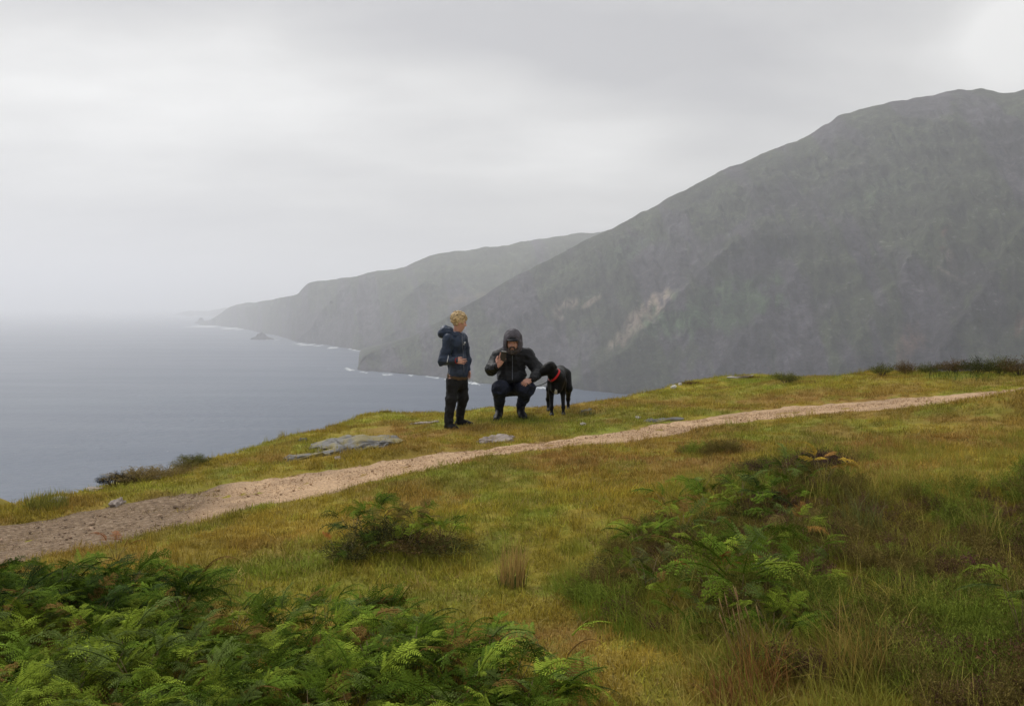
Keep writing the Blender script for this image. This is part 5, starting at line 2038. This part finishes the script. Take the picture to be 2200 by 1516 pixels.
def twig_mesh(seed):
    r_ = np.random.default_rng(seed)
    mb = MB()
    for _ in range(18):
        a, rr = r_.uniform(0, 6.28), r_.random() ** .5
        tip = (.17 * rr * math.cos(a), .17 * rr * math.sin(a), .19 * (1 - .5 * rr * rr))
        mb.tube([(tip[0] * .2, tip[1] * .2, -.02), (tip[0] * .6, tip[1] * .6, tip[2] * .6), tip], [.004, .003, .0015], 4, cap=False)
    return mb.mesh('stems', MAT_TWIG)


TW = [twig_mesh(i) for i in range(2)]


def heather_bush(u, v, label, col, size=(1, 1, 1), group=None, seed=0):
    g = ground(u, v)
    root = empty('heather_bush', g, random.uniform(0, 6))
    tag(root, label, 'heather', group)
    f = bpy.data.objects.new('foliage', HB[seed % 4])
    COL.objects.link(f)
    f.parent = root
    f.scale = [q_ * (1.15, 1.0, .56)[k_] for k_, q_ in enumerate(size)]
    f.color = (*col, 1)
    s_ = bpy.data.objects.new('stems', TW[seed % 2])
    COL.objects.link(s_)
    s_.parent = root
    s_.scale = [q_ * (.9, .9, .42)[k_] for k_, q_ in enumerate(size)]
    return root


HD, HBR, HG = (.060, .064, .022), (.13, .088, .036), (.11, .115, .032)
hb = [(1690, 822, 'small dark green heather bush alone on the skyline hummock', HG, (1.4, 1.0, 1.3)),
      (1895, 806, 'leftmost dark heather bush of the row along the right skyline', HG, (1.5, 1.0, 1.5)),
      (1945, 804, 'second dark heather bush from the left of the right skyline row', HBR, (1.3, 1.0, 1.7)),
      (2000, 804, 'third heather bush of the right skyline row with greener leaves', HG, (1.3, 1.0, 1.5)),
      (2050, 802, 'low brown heather bush in the middle of the right skyline row', HBR, (1.5, 1.0, 1.8)),
      (2100, 804, 'heather bush left of the tallest one in the right skyline row', HD, (1.4, 1.0, 2.0)),
      (2145, 806, 'tallest green heather bush of the right skyline row', HG, (1.6, 1.2, 2.2)),
      (2192, 806, 'brownish heather bush at the far right end of the skyline row', HBR, (1.6, 1.2, 2.2)),
      (1485, 826, 'rusty brown heather sprig beside the white skyline stones', (.11, .06, .03), (1.0, .8, .45)),
      (1610, 812, 'brown heather along the grassy rise on the skyline', (.12, .075, .03), (1.3, .8, .35)),
      (300, 1036, 'wide brown heather bush at the left cliff edge', (.25, .19, .08), (1.6, .9, 1.25)),
      (350, 1026, 'brown heather bush sloping up at the left cliff edge', (.25, .19, .08), (1.5, .9, 1.05)),
      (420, 996, 'dark green heather on the cliff edge above the brown bush', HG, (1.3, .8, .9)),
      (395, 1006, 'olive heather clinging to the cliff edge between the bushes', (.16, .14, .045), (1.3, .8, .9)),
      (828, 887, 'tiny dark heather sprig on the skyline above the outcrop', HBR, (.6, .5, .3)),
      (770, 1195, 'dark heather at the left front of the clump in mid turf', HD, (1.4, 1.2, 1.0)),
      (905, 1185, 'brown heather under the bracken of the mid turf clump', HBR, (1.4, 1.2, 1.0)),
      (820, 1165, 'black green heather at the heart of the mid turf clump', HD, (1.5, 1.2, 1.2)),
      (960, 1190, 'olive heather at the right foot of the mid turf clump', HG, (1.2, 1.0, .7)),
      (1400, 1160, 'purple brown heather beside the low yellow green bracken', (.075, .045, .035), (.9, .9, .6)),
      (1660, 1020, 'purple brown heather on the crest left of the yellow bracken', (.075, .045, .035), (1.1, 1.0, .9)),
      (1760, 1008, 'tall purple brown heather on the crest above the yellow bracken', (.070, .042, .034), (1.2, 1.0, 1.1)),
      (2100, 1245, 'heather with reddish purple flowers near the right edge', (.12, .045, .05), (1.2, 1.0, .9)),
      (1320, 1235, 'dark heather at the left tip of the heather bank', HD, (1.1, 1.0, .6)),
      (1620, 1110, 'very dark heather under the flat topped fern', HD, (1.3, 1.0, .8)),
      (1980, 1400, 'brown heather mound near the bottom right', HBR, (1.4, 1.2, .9)),
      (2170, 1460, 'rust tinged heather in the bottom right corner', (.11, .055, .03), (1.3, 1.2, .9))]
for i, (u, v, lab, c_, sz) in enumerate(hb):
    heather_bush(u, v, lab, c_, sz, None, i)

# dark wind-clipped shrub and grass tussocks
MAT_TUSS = leaf_mat('tussock_blade', 'OBJECT', .7, .2)


def tussock(u, v, label, col, n_, rad_, Lr, w=.004, lean=.35, bend=.3, wind=None, seed=0, name='grass_tussock', cat='grass tussock', col2=None, seedheads=False):
    g = ground(u, v)
    root = empty(name, g, 0)
    tag(root, label, cat)
    me = clump('blades', n_, rad_, Lr, w, lean, bend, wind, MAT_TUSS, seed)
    f = link('blades', me, None, root)
    f.color = (*col, 1)
    if col2:
        me = clump('base_blades', int(n_ * .6), rad_ * 1.1, (Lr[0] * .3, Lr[1] * .5), w * 1.1, lean * 1.3, bend, wind, MAT_TUSS, seed + 1)
        f = link('base_blades', me, None, root)
        f.color = (*col2, 1)
    if seedheads:
        r_ = np.random.default_rng(seed)
        for k in range(seedheads):
            mb = MB()
            a = wind + r_.normal(0, .25)
            L = r_.uniform(.22, .36)
            ln = r_.uniform(.15, .4)
            x0, y0 = r_.normal(0, .05, 2)
            st = [Vector((x0 + math.cos(a) * math.sin(ln) * L * w_, y0 + math.sin(a) * math.sin(ln) * L * w_, math.cos(ln) * L * w_)) for w_ in (0, .5, .8, .9, 1.0)]
            mb.tube(st, [.0011, .0009, .0009, .0028, .0006], 5)
            s_ = link('seed_head', mb.mesh('seed_head', MAT_TUSS), None, root)
            s_.color = (.40, .26, .13, 1)
    return root


tussock(1100, 1262, 'tall brown rush tuft standing alone in the turf right of the mid clump', (.38, .26, .09), 130, .07, (.16, .33), .0045, .30, .2, R(60), 901, 'rush_tuft', 'rush tuft', (.09, .13, .03))
tussock(100, 1090, 'round green grass tussock at the left cliff edge', (.20, .20, .045), 420, .17, (.08, .20), .005, .55, .5, None, 903)
tussock(1610, 1440, 'tuft of dry grass with pinkish seed heads below the large fern', (.20, .13, .05), 60, .08, (.12, .26), .004, .4, .35, R(165), 905, 'grass_tuft', 'grass tuft', None, 11)
tussock(1650, 1475, 'orange brown sedge tuft near the bottom edge', (.27, .14, .045), 130, .10, (.10, .24), .0045, .5, .35, R(150), 907, 'sedge_tuft', 'sedge')
tussock(1590, 1525, 'rusty sedge tuft in front of the orange brown sedge', (.22, .11, .04), 130, .11, (.10, .24), .0045, .5, .35, R(150), 909, 'sedge_tuft', 'sedge')
tussock(1850, 1470, 'golden long grass tuft in the bottom right foreground', (.26, .19, .05), 150, .12, (.22, .42), .004, .4, .4, R(150), 911, 'grass_tuft', 'grass tuft')
tussock(2130, 1180, 'yellowish grass tuft among heather near the right edge', (.24, .20, .05), 110, .10, (.18, .36), .004, .35, .4, R(160), 913, 'grass_tuft', 'grass tuft')
tussock(1860, 1150, 'pale green grass tuft rising through the heather in the right middle', (.15, .16, .05), 120, .12, (.2, .4), .004, .3, .4, R(160), 915, 'grass_tuft', 'grass tuft')
tussock(1265, 892, 'small grey green grass tuft beside the dog\'s hind paw', (.11, .12, .05), 130, .12, (.05, .11), .004, .5, .4, None, 917, 'grass_tuft', 'grass tuft')
tussock(1000, 885, 'light green grass tuft behind the boy on the skyline', (.17, .18, .05), 120, .18, (.05, .12), .004, .5, .4, None, 919, 'grass_tuft', 'grass tuft')
tussock(2060, 812, 'blue green grass tuft under the right skyline heather', (.07, .10, .03), 220, .45, (.06, .14), .005, .5, .4, None, 921, 'grass_tuft', 'grass tuft')
tussock(1540, 1470, 'lime green blades in dark grass left of the orange sedge', (.16, .20, .03), 26, .05, (.08, .16), .006, .5, .5, None, 923, 'grass_tuft', 'grass tuft')

g = ground(246, 1046)
sh = empty('shrub', g, 0)
tag(sh, 'small black wind clipped shrub silhouetted on the left cliff edge', 'shrub')
for i in range(3):
    f = bpy.data.objects.new('foliage', HB[i])
    COL.objects.link(f)
    f.parent = sh
    f.location = ((-.10, .02, .10)[i], 0, (.02, .05, .03)[i])
    f.scale = (.5, .5, .46)
    f.color = (.014, .015, .010, 1)
s_ = bpy.data.objects.new('stems', TW[0])
COL.objects.link(s_)
s_.parent = sh
s_.scale = (1.0, .7, .55)
